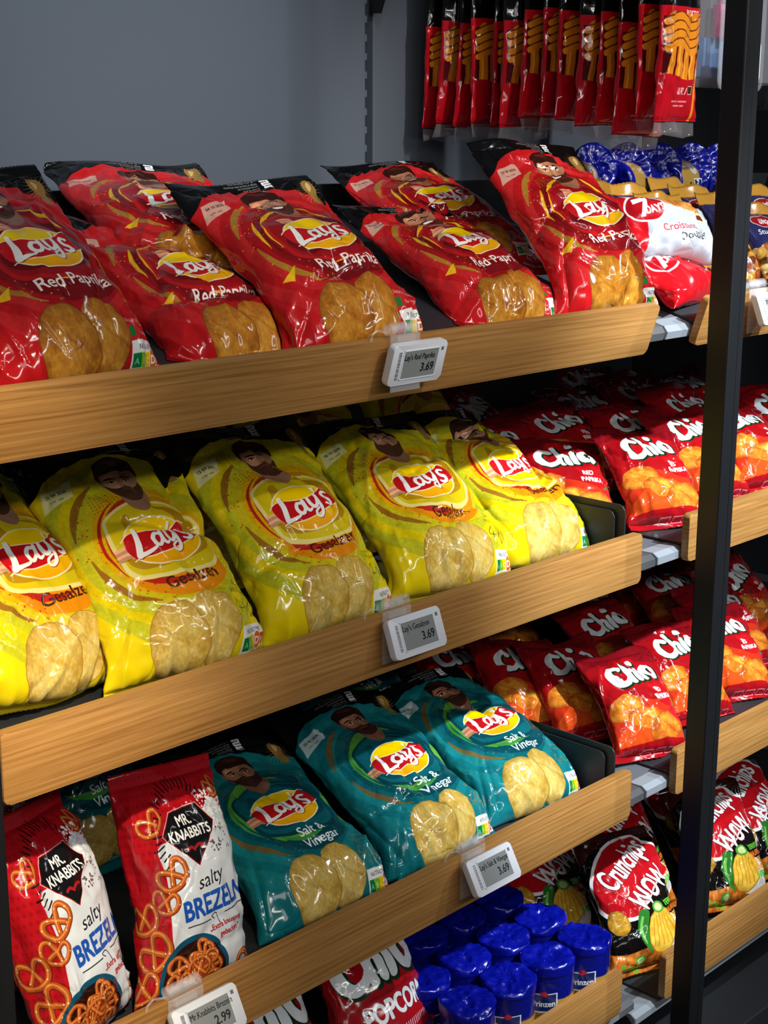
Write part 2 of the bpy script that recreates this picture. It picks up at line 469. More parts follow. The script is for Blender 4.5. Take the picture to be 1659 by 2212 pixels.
    if kind != 'red':
        a.text('D A V I D', 182, 86, 4.6, sg, bold=.01, sx=.8)
        a.text('B E C K H A M', 180, 77, 4.6, sg, bold=.01, sx=.8)
        a.stroke([(164, 56), (168, 70), (160, 62), (172, 60), (178, 66), (182, 58), (190, 68), (184, 52), (196, 64), (200, 56), (206, 60)], .9, sg)
    else:
        a.text('L I O N E L', 184, 84, 4.2, sg, sx=.8)
        a.text('Enth\u00e4lt 50% weniger', 176, 60, 3.4, 'f4dcd4', al='c')
        a.poly([(158, 49), (166, 49), (166, 57), (158, 57)], col='1c7a34')
        a.text('F\u00fcr Vegetarier', 186, 51, 3.6, 'f4dcd4')
    nutri(a, 180, 34, 44)
    # wrap-around strips: nutrition table on the back's left edge
    a.poly([(-46, 20), (-8, 20), (-8, 200), (-46, 200)], col='e9e7e0')
    for i in range(26):
        a.poly([(-43, 24 + i * 6.6), (-14 - (i * 7 % 11), 24 + i * 6.6), (-14 - (i * 7 % 11), 26.5 + i * 6.6), (-43, 26.5 + i * 6.6)], col='55565a', a=.75)
    return a


def chio_logo(a, cx, cy, w, rot=8):
    r = math.radians(rot)

    def T(p):
        p = np.asarray(p, float)
        return np.stack([cx + w * (p[:, 0] * math.cos(r) - p[:, 1] * math.sin(r)), cy + w * (p[:, 0] * math.sin(r) + p[:, 1] * math.cos(r))], 1)
    G = [([(-.22, .15), (-.33, .20), (-.43, .10), (-.44, -.06), (-.36, -.17), (-.24, -.15), (-.17, -.08)], (.10, .10, .12, .13, .12, .10, .06)),
         ([(-.10, .27), (-.115, .08), (-.14, -.17)], (.085, .095, .10)),
         ([(-.13, -.02), (-.06, .05), (.0, .02), (-.005, -.08), (-.015, -.17)], (.06, .075, .09, .095, .095)),
         ([(.12, .07), (.11, -.05), (.095, -.17)], (.09, .10, .10)),
         ([(.135, .22), (.135, .225)], (.12, .12)),
         ([(.32, .09), (.235, .02), (.235, -.10), (.31, -.17), (.39, -.11), (.40, .02), (.32, .09)], (.09, .105, .11, .10, .105, .105, .09))]
    for p, ww in G:
        a.stroke(T(np.array(p)), np.array(ww) * w + w * .17, 'a80d16')
    for p, ww in G:
        a.stroke(T(np.array(p) + (.012, -.02)), np.array(ww) * w + w * .035, '123018')
    for p, ww in G:
        a.stroke(T(p), np.array(ww) * w, 'eef3f8')


def art_chio():
    a = Art(150, 210, '9c0f16', 1.9, 30)
    a.poly(spl([(-40, 218), (-40, 160), (40, 176), (100, 170), (190, 178), (190, 220)], True), col='7c0d16')
    for i in range(9):
        t = math.radians(200 + i * 17)
        a.poly([(80, 60), (80 + 150 * math.cos(t), 60 + 150 * math.sin(t)), (80 + 150 * math.cos(t + .12), 60 + 150 * math.sin(t + .12))], col='8e0f18', a=.5)
    a.poly([(78, 128), (180, 150), (180, 70), (110, 72)], col='b8151b')
    for q, c in (([(-30, 60), (40, 104), (120, 80), (180, 20), (180, -5), (-30, -5)], 'cf3a18'), ([(10, 40), (60, 84), (130, 62), (180, 0), (10, 0)], 'e0561a')):
        a.poly(q, col=c, a=.75)
    chio_logo(a, 80, 148, 100, 10)
    a.text('RED', 102, 106, 8, 'f4f0ec', bold=.04, rot=8, sx=.9)
    a.text('PAPRIKA', 108, 94, 8.5, 'f4f0ec', bold=.04, rot=8, sx=.85)
    a.poly(spl([(118, 84), (124, 88), (138, 84), (142, 70), (130, 58), (120, 66)], True), col='c8202a')
    a.stroke([(124, 82), (131, 86), (137, 80)], (3, 4, 2), '3f7d2c')
    a.stroke([(131, 86), (130, 94)], 2.4, '3f7d2c')
    for (x, y, rx, ry, ro, sd) in ((36, 84, 30, 23, 20, 1), (66, 62, 32, 17, -15, 2), (98, 46, 35, 24, 25, 3)):
        chip(a, x, y, rx, ry, ro, 'd0661c', 'f2aa3a', '9a3a10', sd)
    a.poly([(-40, 0), (190, 0), (190, 24), (100, 30), (-40, 18)], col='a01019')
    for i in range(4):
        a.stroke([(52 + i * 22, 8), (68 + i * 22, 8), (68 + i * 22, 15), (52 + i * 22, 15), (52 + i * 22, 8)], 1.2, 'e890a0', smooth=False)
    a.poly([(-30, 20), (-5, 20), (-5, 150), (-30, 150)], col='d9d3cc')
    for i in range(18):
        a.poly([(-28, 24 + i * 6.8), (-8, 24 + i * 6.8), (-8, 25.6 + i * 6.8), (-28, 25.6 + i * 6.8)], col='4a4a4c')
    return a


def art_popcorn():
    a = Art(180, 260, '5b2a78', 1.9, 36)
    a.poly(spl([(10, 90), (0, 220), (80, 250), (190, 235), (190, 110), (100, 80)], True), col='a8121c')
    a.poly(spl([(20, 150), (18, 225), (90, 246), (176, 232), (176, 170), (100, 146)], True), col='8e0c18')
    chio_logo(a, 92, 192, 146, 8)
    a.text('POPCORN', 108, 118, 26, 'eeeef0', sx=.72, bold=.035, rot=10, edge='5a0a14')
    a.poly([(96, 60), (170, 76), (164, 98), (90, 82)], col='4a2068')
    a.text('S\u00fc\u00df', 134, 72, 14, 'f2f0f4', bold=.02, rot=8)
    for i in range(18):
        a.stroke([(86 + i * 5, 100 + i * .9), (84 + i * 5, 92 + i * .9)], 1.4, 'e8e0ee', smooth=False)
    g = random.Random(3)
    for i in range(26):
        a.poly(ell(g.uniform(20, 170), g.uniform(2, 44), g.uniform(6, 11), wob=.3, seed=i), col=g.choice(('f0e0b0', 'e6cf90', 'f8efd0')))
    return a


def pretzel(a, cx, cy, r, rot, seed=0):
    t = math.radians(rot)

    def T(p):
        p = np.asarray(p, float) * r
        return np.stack([cx + p[:, 0] * math.cos(t) - p[:, 1] * math.sin(t), cy + p[:, 0] * math.sin(t) + p[:, 1] * math.cos(t)], 1)
    pth = T([(.35, -.55), (.0, -.05), (-.45, .45), (-.82, .35), (-.95, -.1), (-.7, -.65), (0, -.85), (.7, -.65), (.95, -.1), (.82, .35), (.45, .45), (0, -.05), (-.35, -.55)])
    a.stroke(pth, r * .36, '6a2410')
    a.stroke(pth + (-r * .02, r * .03), r * .28, 'b4551e')
    a.stroke(pth + (-r * .05, r * .06), r * .09, 'dc8a44')
    g = random.Random(seed)
    for _ in range(10):
        q = pth[g.randrange(len(pth))]
        a.poly(ell(q[0] + g.uniform(-.1, .1) * r, q[1] + g.uniform(-.1, .1) * r, r * .045, n=6), col='f6ead8')


def art_pretzel():
    a = Art(212, 285, 'b3131d', 2.2, 34)
    a.m += 38
    for i in range(34):
        for j in range(26):
            x, y = -60 + i * 8 + (j % 2) * 4, j * 11
            a.poly(ell(x, y, 2.4, 2.8, n=12), col='960e18', a=.7)
    a.poly(spl([(8, -10), (10, 70), (14, 150), (10, 190), (40, 196), (84, 214), (126, 232), (146, 200), (152, 120), (154, 40), (156, -10)], True), col='cdd3da')
    # rays
    for i in range(26):
        t = math.radians(30 + i * 7.6)
        r0, r1 = 47 + (i % 2) * 3, 58 + (i * 5 % 7)
        a.stroke([(66 + r0 * math.cos(t), 205 + r0 * math.sin(t)), (66 + r1 * math.cos(t), 205 + r1 * math.sin(t))], 2.0, '1c0a0c', smooth=False)
    a.dots(150, 96, 150, 196, 244, 2.4, 'f2f2f2', 3)
    a.dots(40, 88, 124, 170, 200, 1.7, '5a4a48', 4)
    dia = np.array([(66, 160), (108, 206), (88, 230), (40, 226), (22, 202)], float)
    a.poly((dia - (66, 200)) * 1.07 + (66, 200), col='f0e8e4')
    a.poly((dia - (66, 200)) * 1.045 + (66, 200), col='8a1018')
    a.poly(dia, col='111012')
    a.text('MR.', 62, 209, 13, 'f2f2f0', bold=.02, sx=.9, rot=2)
    a.text('KNABBITS', 65, 193, 13, 'f2f2f0', bold=.02, sx=.82, rot=2)
    a.stroke([(54, 180), (60, 182), (66, 178)], 4, 'a01c1c')
    a.stroke([(68, 180), (74, 183), (80, 182)], 4, 'a01c1c')
    a.text('salty', 80, 134, 17, '17181c', shear=.35, sx=1.05, bold=.0, rot=8)
    a.text('BREZELN', 84, 102, 25, '1d4ea8', bold=.026, sx=.78, rot=5)
    a.stroke([(34, 90), (70, 92)], 1.3, '17181c')
    a.stroke([(94, 96), (138, 102)], 1.3, '17181c')
    a.stroke([(76, 92), (72, 96), (80, 98), (84, 90), (86, 84)], 1.2, '17181c')
    a.text('\u201eExtra knusprig', 96, 80, 7, 'a3141c', bold=.025, rot=6, sx=.9)
    a.text('gebacken\u201c', 104, 69, 7, 'a3141c', bold=.025, rot=6, sx=.9)
    pretzel(a, 22, 158, 22, 30, 1)
    pretzel(a, 8, 128, 18, -20, 2)
    pretzel(a, -30, 110, 24, 10, 3)
    pretzel(a, -18, 70, 26, 40, 4)
    pretzel(a, -34, 30, 24, 15, 5)
    pretzel(a, 4, 222, 18, 30, 6)
    pretzel(a, 140, 246, 16, 20, 7)
    pretzel(a, 152, 110, 15, 60, 10)
    a.poly(ell(44, 26, 54, 54), col='0f4a66')
    a.poly(ell(44, 24, 49, 49), col='2a1008')
    g = random.Random(8)
    for i in range(20):
        t, r = g.uniform(0, 6.28), 34 * math.sqrt(g.random())
        pretzel(a, 44 + r * math.cos(t), 24 + r * math.sin(t), 17, g.uniform(0, 360), 20 + i)
    pretzel(a, 142, 34, 26, 25, 9)
    a.text('250 g', 106, 10, 9, '8c1218', bold=.03, shear=.2, rot=4)
    a.poly([(-62, 262), (-48, 262), (-48, 285), (-62, 285)], col='e8e8e8')
    return a


def art_crunch():
    a = Art(140, 230, '0d0b0b', 2.0, 34)
    a.poly(spl([(-40, 150), (-40, 232), (190, 232), (190, 200), (80, 214), (20, 196)], True), col='3a1713', a=.9)
    a.dots(160, -20, 160, 60, 228, .8, 'b07a30', 1)
    a.poly(spl([(-34, -8), (-30, 44), (30, 36), (100, 48), (180, 40), (180, -8)], True), col=mixtex('9c4412', 'e08a34', 8, 3))
    bl = spl([(2, 118), (8, 152), (30, 186), (62, 206), (108, 212), (122, 196), (138, 186), (148, 160), (128, 140), (104, 132), (70, 104), (52, 88), (20, 96)], True)
    a.poly((bl - (70, 150)) * 1.09 + (70, 150), col='f2f4f6')
    a.poly(bl, col='b8121c')
    for t, x, y, h, sx in (('Crunchips', 74, 158, 37, .50), ('WOW', 98, 112, 34, .60)):
        a.text(t, x, y, h, 'f4f6f8', bold=.016, sx=sx, rot=33, edge='5e0810', edgew=.018)
    chip(a, 24, 84, 15, 20, 20, 'b07a1c', 'e6b23c', '8a5a14', 4)
    a.poly(ell(100, 52, 34, 30, 10), col='eceae6')
    a.poly(ell(96, 54, 26, 22, 10), col='d8d6d4')
    p = ell(88, 60, 25, 34, -12, wob=.12, seed=6)
    a.poly(p, col='a8761a')
    a.poly((p - (88, 60)) * .95 + (88, 60), col=mixtex('d0951f', 'f2c84e', 10, 6))
    for i in range(6):
        a.stroke([(70 + i * 8, 36 + i), (72 + i * 7, 60), (76 + i * 5, 88 - abs(i - 3) * 3)], 1.6, 'b47c1a', a=.7)
    a.stroke([(62, 88), (56, 66), (58, 44), (66, 30)], (16, 15, 11, 3), '2f7a2c')
    a.stroke([(59, 84), (53, 64), (56, 46)], (4, 4, 2), '8fce62', a=.8)
    a.poly(ell(88, 94, 11, 9), col='4f9a38')
    a.poly(ell(88, 94, 7, 6), col='c8dc90')
    a.poly(ell(48, 22, 9, 8), col='4f9a38')
    a.poly(ell(48, 22, 6, 5), col='c8dc90')
    for i, (t, c) in enumerate((('TERRIFYING', '62c236'), ('JALAPE\u00d1O', 'e8742a'), ('& CREAM', 'f0a63c'), ('CHEESE', 'f0a63c'), ('INFERNO', '62c236'))):
        a.text(t, 126, 98 - i * 12, 8.6, c, bold=.04, sx=.72, rot=14)
    a.text('FLAVOUR', 34, 8, 9, '62c236', bold=.03, sx=.8, rot=-18)
    a.poly([(-34, 0), (-8, 0), (-8, 230), (-34, 230)], col='c9cbd2')
    return a


def art_roll():
    """wrap of a biscuit roll, unrolled: 244 mm round, 130 mm high"""
    a = Art(244, 130, 'b08a3e', 1.9)
    dy = 14
    a.poly([(0, 82), (244, 82), (244, 130), (0, 130)], col='0a127c')
    for x in (52, 174):
        a.poly([(x - 6, 58), (x + 34, 62), (x + 34, 94), (x - 6, 90)], col='e8ecf2')
        a.poly([(x - 4, 60), (x + 32, 64), (x + 32, 92), (x - 4, 88)], col='122a6a')
        a.text('Prinzen', x + 14, 56 + dy, 10, 'f4f4f6', bold=.03, rot=5, sx=.85)
        a.poly(spl([(x + 8, 90), (x + 14, 96), (x + 20, 91), (x + 14, 87)], True), col='c8203c')
        a.text('ROLLE', x + 14, 38 + dy, 6, '6a4c1c', bold=.02, sx=.9)
        a.poly([(x, 40), (x + 26, 44), (x + 26, 50), (x, 46)], col='4a1c10')
        a.poly([(x + 4, 44), (x + 22, 46.5), (x + 22, 48), (x + 4, 45.5)], col='f0e0c0')
        a.poly(ell(x - 26, 66, 12), col='d9dde4')
        a.poly(ell(x - 26, 66, 10), col='8c93a6')
        a.poly(ell(x - 26, 66, 8.4), col='dfe3ea')
        a.poly([(x - 31, 63), (x - 32, 70), (x - 28.5, 67), (x - 26, 71), (x - 23.5, 67), (x - 20, 70), (x - 21, 63)], col='a98a3a')
    a.poly([(104, 92), (124, 94), (124, 98), (132, 92), (124, 86), (124, 90), (104, 88)], col='e0343c')
    return a


def art_nut():
    a = Art(110, 210, 'c79034', 1.9, 14)
    a.poly([(-14, 96), (124, 96), (124, 178), (96, 184), (14, 184), (-14, 178)], col='2a2c5e')
    a.poly(ell(54, 158, 32, 17, 4), col='e8d8d0')
    a.poly(ell(54, 158, 30, 15, 4), col='a3141e')
    a.text('\u00fcltje', 54, 151, 13, 'f6f2ee', bold=.03, shear=.2, rot=4)
    a.text('Studenten', 56, 126, 12, 'f4f4f4', shear=.25, rot=6, bold=.012, sx=.95)
    a.text('Futter', 60, 108, 13, 'f4f4f4', shear=.25, rot=6, bold=.012)
    g = random.Random(4)
    for i in range(60):
        x, y = g.uniform(-10, 120), g.uniform(4, 96)
        c = g.choice(('7c3418', 'a8582a', '3a1a12', 'e2b870', 'd9a24a', 'f0d8a0', '5a2416'))
        a.poly(ell(x + 1, y - 1, 13, 9, g.uniform(0, 180), n=24), col='8a5a14', a=.5)
        p = ell(x, y, g.uniform(9, 13), g.uniform(5, 8.5), g.uniform(0, 180), n=24)
        a.poly(p, col=c)
        a.poly((p - (x, y)) * .5 + (x - 1.5, y + 1.5), col=np.clip(hexc(c) * 1.35, 0, 1), a=.6)
    for i in range(30):
        a.poly([(-14 + i * 5, 210), (-11.5 + i * 5, 205), (-9 + i * 5, 210)], col='a8741f')
    return a


def art_croissant(red=False):
    a = Art(190, 110, 'b2b8c0' if not red else 'c4101a', 1.9, 20)
    if not red:
        a.poly([(-20, 0), (30, 0), (46, 60), (20, 110), (-20, 110)], col='c4101a')
    else:
        brush(a, 110, 10, 90, 40, 150, 8, 'e88a8a', 3)
    a.poly(ell(52, 72, 34, 24, 12), col='f0e4e0')
    a.poly(ell(52, 72, 31, 21, 12), col='a50d18')
    a.poly([(34, 84), (62, 90), (60, 84), (44, 56), (37, 56), (50, 80), (33, 76)], col='f4f4f4')
    a.text('DAYS', 66, 64, 11, 'f4f4f4', bold=.04, rot=12)
    p = spl([(84, 84), (100, 104), (136, 106), (158, 92), (166, 72), (150, 62), (130, 74), (106, 74)], True)
    a.poly(p, col=mixtex('a65a1e', 'dea458', 8, 2))
    for i in range(5):
        a.stroke([(98 + i * 13, 80 + i), (104 + i * 12, 101)], 1.4, '8a4a18', a=.6)
    a.poly(spl([(140, 72), (160, 74), (168, 64), (152, 58), (138, 64)], True), col='f0d9a0')
    a.poly(ell(155, 66, 8, 4.5, -10), col='5c2614')
    if not red:
        a.text('Croissant', 96, 36, 12, 'b0202a', shear=.35, rot=6)
        a.text('Double', 110, 22, 11, '2a2422', shear=.3, rot=6)
        for i in range(4):
            a.text('28 2 2017  L 01722', 176, 60 - i * 9, 4, '4a4c50', rot=90)
    return a


def art_hang():
    """tall pouch of braided fan hair: black head, red body, window on orange braids"""
    a = Art(120, 400, 'b30d1c', 2.0, 14)
    a.poly([(-14, 150), (134, 150), (134, 400), (-14, 400)], col='0a090a')
    a.poly([(-14, 140), (134, 140), (134, 158), (-14, 158)], col='c01220')
    a.text('RONTO', 76, 146, 8, 'f0d0d0', bold=.03)
    a.poly([(7, 64), (118, 58), (118, 144), (7, 144)], col='4c0a12')
    for i in range(5):
        x = 22 + i * 21
        a.stroke([(x, 56), (x + 1, 90), (x + 2, 143)], 17, 'd9801c')
        a.stroke([(x - 2, 52), (x - 1, 90), (x, 142)], 4, 'f4a636')
    for j in range(4):
        y = 100 + j * 12
        a.stroke([(12, y), (44, y + 9), (78, y - 4), (114, y + 8)], 9, 'e38a1e')
        a.stroke([(12, y + 6), (44, y + 15), (78, y + 2), (114, y + 14)], 2, '6a3208')
    a.poly([(-14, 0), (134, 0), (134, 62), (70, 58), (24, 66), (-14, 66)], col='b30d1c')
    a.stroke([(114, 74), (104, 40), (98, 4)], 8, 'e38a1e')
    a.poly(ell(108, 92, 9, 17), col='151012')
    a.poly(ell(108, 84, 8, 11), col='c01a20')
    a.text('NR.1', 60, 38, 10, 'f0b8b8', bold=.02, shear=.2)
    a.poly([(78, 38), (90, 38), (90, 50), (78, 50)], col='e8c0a0')
    a.poly([(79, 39), (89, 39), (89, 49), (79, 49)], col='3a2010')
    for x0, x1, y in ((34, 52, 27), (54, 78, 27), (40, 60, 21), (62, 72, 21)):
        a.poly([(x0, y), (x1, y), (x1, y + 2.4), (x0, y + 2.4)], col='f0b8b8', a=.7)
    return a

# ------------------------------------------------------------------ materials
def mat(name, col, rough=0.5, metal=0.0, spec=0.5, **kw):
    m = bpy.data.materials.new(name)
    m.use_nodes = True
    b = m.node_tree.nodes['Principled BSDF']
    if isinstance(col, str):
        c = hexc(col)
        col = tuple(np.where(c <= 0.04045, c / 12.92, ((c + 0.055) / 1.055) ** 2.4))
    b.inputs['Base Color'].default_value = (*col[:3], 1)
    b.inputs['Roughness'].default_value = rough
    b.inputs['Metallic'].default_value = metal
    b.inputs['Specular IOR Level'].default_value = spec
    for k, v in kw.items():
        b.inputs[k.replace('_', ' ')].default_value = v
    return m


def nd(m, t, **kw):
    n = m.node_tree.nodes.new(t)
    for k, v in kw.items():
        setattr(n, k, v)
    return n


def bump(m, scale, strength, dist=0.001, detail=3.0, stretch=None, rough=0.5):
    nt = m.node_tree
    tc, no, bu = nd(m, 'ShaderNodeTexCoord'), nd(m, 'ShaderNodeTexNoise'), nd(m, 'ShaderNodeBump')
    mp = nd(m, 'ShaderNodeMapping')
    mp.inputs['Scale'].default_value = stretch or (1, 1, 1)
    no.inputs['Scale'].default_value = scale
    no.inputs['Detail'].default_value = detail
    no.inputs['Roughness'].default_value = rough
    bu.inputs['Strength'].default_value = strength
    bu.inputs['Distance'].default_value = dist
    nt.links.new(tc.outputs['Object'], mp.inputs['Vector'])
    nt.links.new(mp.outputs['Vector'], no.inputs['Vector'])
    nt.links.new(no.outputs['Fac'], bu.inputs['Height'])
    nt.links.new(bu.outputs['Normal'], nt.nodes['Principled BSDF'].inputs['Normal'])
    return m


def wood_mat(name, light, dark, off):
    m = mat(name, (0.4, 0.24, 0.11), 0.42, spec=0.4)
    nt = m.node_tree
    tc, mp = nd(m, 'ShaderNodeTexCoord'), nd(m, 'ShaderNodeMapping')
    mp.inputs['Scale'].default_value = (0.55, 12.0, 12.0)
    mp.inputs['Location'].default_value = (off, off * 1.7, off * 0.6)
    wv = nd(m, 'ShaderNodeTexWave', wave_type='BANDS', bands_direction='Z')
    wv.inputs['Scale'].default_value = 3.6
    wv.inputs['Distortion'].default_value = 5.0
    wv.inputs['Detail'].default_value = 3.0
    wv.inputs['Detail Scale'].default_value = 0.9
    n1, n2 = nd(m, 'ShaderNodeTexNoise'), nd(m, 'ShaderNodeTexNoise')
    mp2 = nd(m, 'ShaderNodeMapping')
    mp2.inputs['Scale'].default_value = (9, 420, 420)
    n1.inputs['Scale'].default_value = 1.0
    n1.inputs['Detail'].default_value = 5.0
    n2.inputs['Scale'].default_value = 2.2
    mp3 = nd(m, 'ShaderNodeMapping')
    mp3.inputs['Scale'].default_value = (1.2, 14, 14)
    mp3.inputs['Location'].default_value = (off * 3, 0, 0)
    ad, ad2 = nd(m, 'ShaderNodeMath', operation='MULTIPLY_ADD'), nd(m, 'ShaderNodeMath', operation='MULTIPLY_ADD')
    ad.inputs[1].default_value = 0.62
    ad2.inputs[1].default_value = 0.34
    rp = nd(m, 'ShaderNodeValToRGB')
    rp.color_ramp.elements[0].position = 0.28
    rp.color_ramp.elements[1].position = 0.86

    def lin(h):
        c = hexc(h)
        return (*np.where(c <= 0.04045, c / 12.92, ((c + 0.055) / 1.055) ** 2.4), 1)
    rp.color_ramp.elements[0].color = lin(dark)
    rp.color_ramp.elements[1].color = lin(light)
    bu = nd(m, 'ShaderNodeBump')
    bu.inputs['Strength'].default_value = 0.25
    bu.inputs['Distance'].default_value = 0.0006
    L = nt.links.new
    for q in (mp, mp2, mp3):
        L(tc.outputs['Object'], q.inputs['Vector'])
    L(mp.outputs['Vector'], wv.inputs['Vector'])
    L(mp2.outputs['Vector'], n1.inputs['Vector'])
    L(mp3.outputs['Vector'], n2.inputs['Vector'])
    sc = nd(m, 'ShaderNodeMath', operation='MULTIPLY')
    sc.inputs[1].default_value = 0.10
    L(wv.outputs['Fac'], sc.inputs[0])
    L(n1.outputs['Fac'], ad.inputs[0])
    L(sc.outputs[0], ad.inputs[2])
    L(n2.outputs['Fac'], ad2.inputs[0])
    L(ad.outputs[0], ad2.inputs[2])
    L(ad2.outputs[0], rp.inputs['Fac'])
    L(rp.outputs['Color'], nt.nodes['Principled BSDF'].inputs['Base Color'])
    L(n1.outputs['Fac'], bu.inputs['Height'])
    L(bu.outputs['Normal'], nt.nodes['Principled BSDF'].inputs['Normal'])
    return m


def film_mat(name, img, rough=0.2, coat=0.0):
    m = mat(name, (1, 1, 1), rough, spec=0.55)
    nt = m.node_tree
    t, uv = nd(m, 'ShaderNodeTexImage'), nd(m, 'ShaderNodeUVMap', uv_map='UVMap')
    t.image = img
    t.extension = 'EXTEND'
    nt.links.new(uv.outputs['UV'], t.inputs['Vector'])
    nt.links.new(t.outputs['Color'], nt.nodes['Principled BSDF'].inputs['Base Color'])
    # crackled film: fine creases along distorted cell borders, faded in and out
    tc, no, vo, fa, mr, mu, mx, bu = [nd(m, 'ShaderNode' + q) for q in ('TexCoord', 'TexNoise', 'TexVoronoi', 'TexNoise', 'MapRange', 'Math', 'VectorMath', 'Bump')]
    vo.feature = 'DISTANCE_TO_EDGE'
    vo.inputs['Scale'].default_value = 15.0
    no.inputs['Scale'].default_value = 9.0
    fa.inputs['Scale'].default_value = 17.0
    mx.operation = 'MULTIPLY_ADD'
    mx.inputs[1].default_value = (0.05, 0.05, 0.05)
    mr.inputs['From Max'].default_value = 0.045
    mu.operation = 'MULTIPLY'
    bu.inputs['Strength'].default_value = 0.5
    bu.inputs['Distance'].default_value = 0.0016
    ra = nd(m, 'ShaderNodeMapRange')
    ra.inputs['From Min'].default_value = 0.45
    ra.inputs['From Max'].default_value = 0.68
    L = nt.links.new
    oi, of = nd(m, 'ShaderNodeObjectInfo'), nd(m, 'ShaderNodeVectorMath', operation='MULTIPLY_ADD')
    of.inputs[1].default_value = (3.7, 5.1, 2.3)
    L(oi.outputs['Random'], of.inputs[0])
    L(tc.outputs['Object'], of.inputs[2])
    L(of.outputs[0], no.inputs['Vector'])
    L(no.outputs['Color'], mx.inputs[0])
    L(of.outputs[0], mx.inputs[2])
    L(mx.outputs[0], vo.inputs['Vector'])
    L(of.outputs[0], fa.inputs['Vector'])
    L(vo.outputs['Distance'], mr.inputs['Value'])
    L(fa.outputs['Fac'], ra.inputs['Value'])
    L(mr.outputs[0], mu.inputs[0])
    L(ra.outputs[0], mu.inputs[1])
    L(mu.outputs[0], bu.inputs['Height'])
    L(bu.outputs['Normal'], nt.nodes['Principled BSDF'].inputs['Normal'])
    return m


# ------------------------------------------------------------------ object helpers
def tag(o, label=None, cat=None, group=None, kind=None):
    for k, v in (('label', label), ('category', cat), ('group', group), ('kind', kind)):
        if v:
            o[k] = v
    return o


def link(name, me, parent=None):
    o = bpy.data.objects.new(name, me)
    COL.objects.link(o)
    if parent is not None:
        o.parent = parent
    return o


def empty(name, loc=(0, 0, 0), rot=None):
    o = bpy.data.objects.new(name, None)
    o.empty_display_size = 0.05
    COL.objects.link(o)
    o.location = loc
    if rot:
        o.rotation_euler = rot
    return o


class MB:
    def __init__(s):
        s.b = bmesh.new()

    def box(s, x0, x1, y0, y1, z0, z1, bev=0.0, M=None, seg=2):
        r = bmesh.ops.create_cube(s.b, size=1.0, matrix=Matrix.Translation(((x0 + x1) / 2, (y0 + y1) / 2, (z0 + z1) / 2)) @ Matrix.Diagonal((x1 - x0, y1 - y0, z1 - z0, 1)))
        vs = r['verts']
        if bev:
            es = list({e for v in vs for e in v.link_edges})
            g = bmesh.ops.bevel(s.b, geom=es, offset=bev, segments=seg, profile=0.5, affect='EDGES')
            vs = list({v for f in g['faces'] for v in f.verts} | {v for v in vs if v.is_valid})
        if M:
            bmesh.ops.transform(s.b, matrix=M, verts=vs)
        return s

    def prism(s, poly, axis, a0, a1, bev=0.0, M=None):
        """extrude a 2D outline along an axis ('x','y','z')"""
        def P(q, t):
            return {'x': (t, q[0], q[1]), 'y': (q[0], t, q[1]), 'z': (q[0], q[1], t)}[axis]
        va = [s.b.verts.new(P(q, a0)) for q in poly]
        vb = [s.b.verts.new(P(q, a1)) for q in poly]
        n = len(poly)
        s.b.faces.new(va[::-1])
        s.b.faces.new(vb)
        for i in range(n):
            s.b.faces.new((va[i], va[(i + 1) % n], vb[(i + 1) % n], vb[i]))
        vs = va + vb
        if bev:
            es = [e for e in {e for v in vs for e in v.link_edges} if (e.verts[0] in va and e.verts[1] in va) or (e.verts[0] in vb and e.verts[1] in vb)]
            g = bmesh.ops.bevel(s.b, geom=es, offset=bev, segments=2, profile=0.5, affect='EDGES')
            vs = list({v for f in g['faces'] for v in f.verts} | {v for v in vs if v.is_valid})
        if M:
            bmesh.ops.transform(s.b, matrix=M, verts=vs)
        return s

    def tube(s, p0, p1, r, n=20, r_in=None):
        p0, p1 = Vector(p0), Vector(p1)
        d = p1 - p0
        M = Matrix.Translation((p0 + p1) / 2) @ d.to_track_quat('Z', 'Y').to_matrix().to_4x4()
        if r_in is None:
            bmesh.ops.create_cone(s.b, cap_ends=True, segments=n, radius1=r, radius2=r, depth=d.length, matrix=M)
        else:
            h = d.length / 2
            rings = []
            for rr, z in ((r, -h), (r, h), (r_in, h), (r_in, -h)):
                rings.append([s.b.verts.new(M @ Vector((rr * math.cos(2 * PI * i / n), rr * math.sin(2 * PI * i / n), z))) for i in range(n)])
            for k in range(4):
                A, B = rings[k], rings[(k + 1) % 4]
                for i in range(n):
                    s.b.faces.new((A[i], A[(i + 1) % n], B[(i + 1) % n], B[i]))
        return s

    def build(s, name, m, parent=None, smooth=False):
        bmesh.ops.recalc_face_normals(s.b, faces=s.b.faces)
        me = bpy.data.meshes.new(name)
        s.b.to_mesh(me)
        s.b.free()
        if m:
            me.materials.append(m)
        if smooth:
            me.polygons.foreach_set('use_smooth', [True] * len(me.polygons))
            me.set_sharp_from_angle(angle=math.radians(35))
        return link(name, me, parent)


def rrect(x0, x1, y0, y1, r, n=5):
    p = []
    for cx, cy, a in ((x1 - r, y1 - r, 0), (x0 + r, y1 - r, 90), (x0 + r, y0 + r, 180), (x1 - r, y0 + r, 270)):
        for i in range(n + 1):
            t = math.radians(a + 90 * i / n)
            p.append((cx + r * math.cos(t), cy + r * math.sin(t)))
    return p


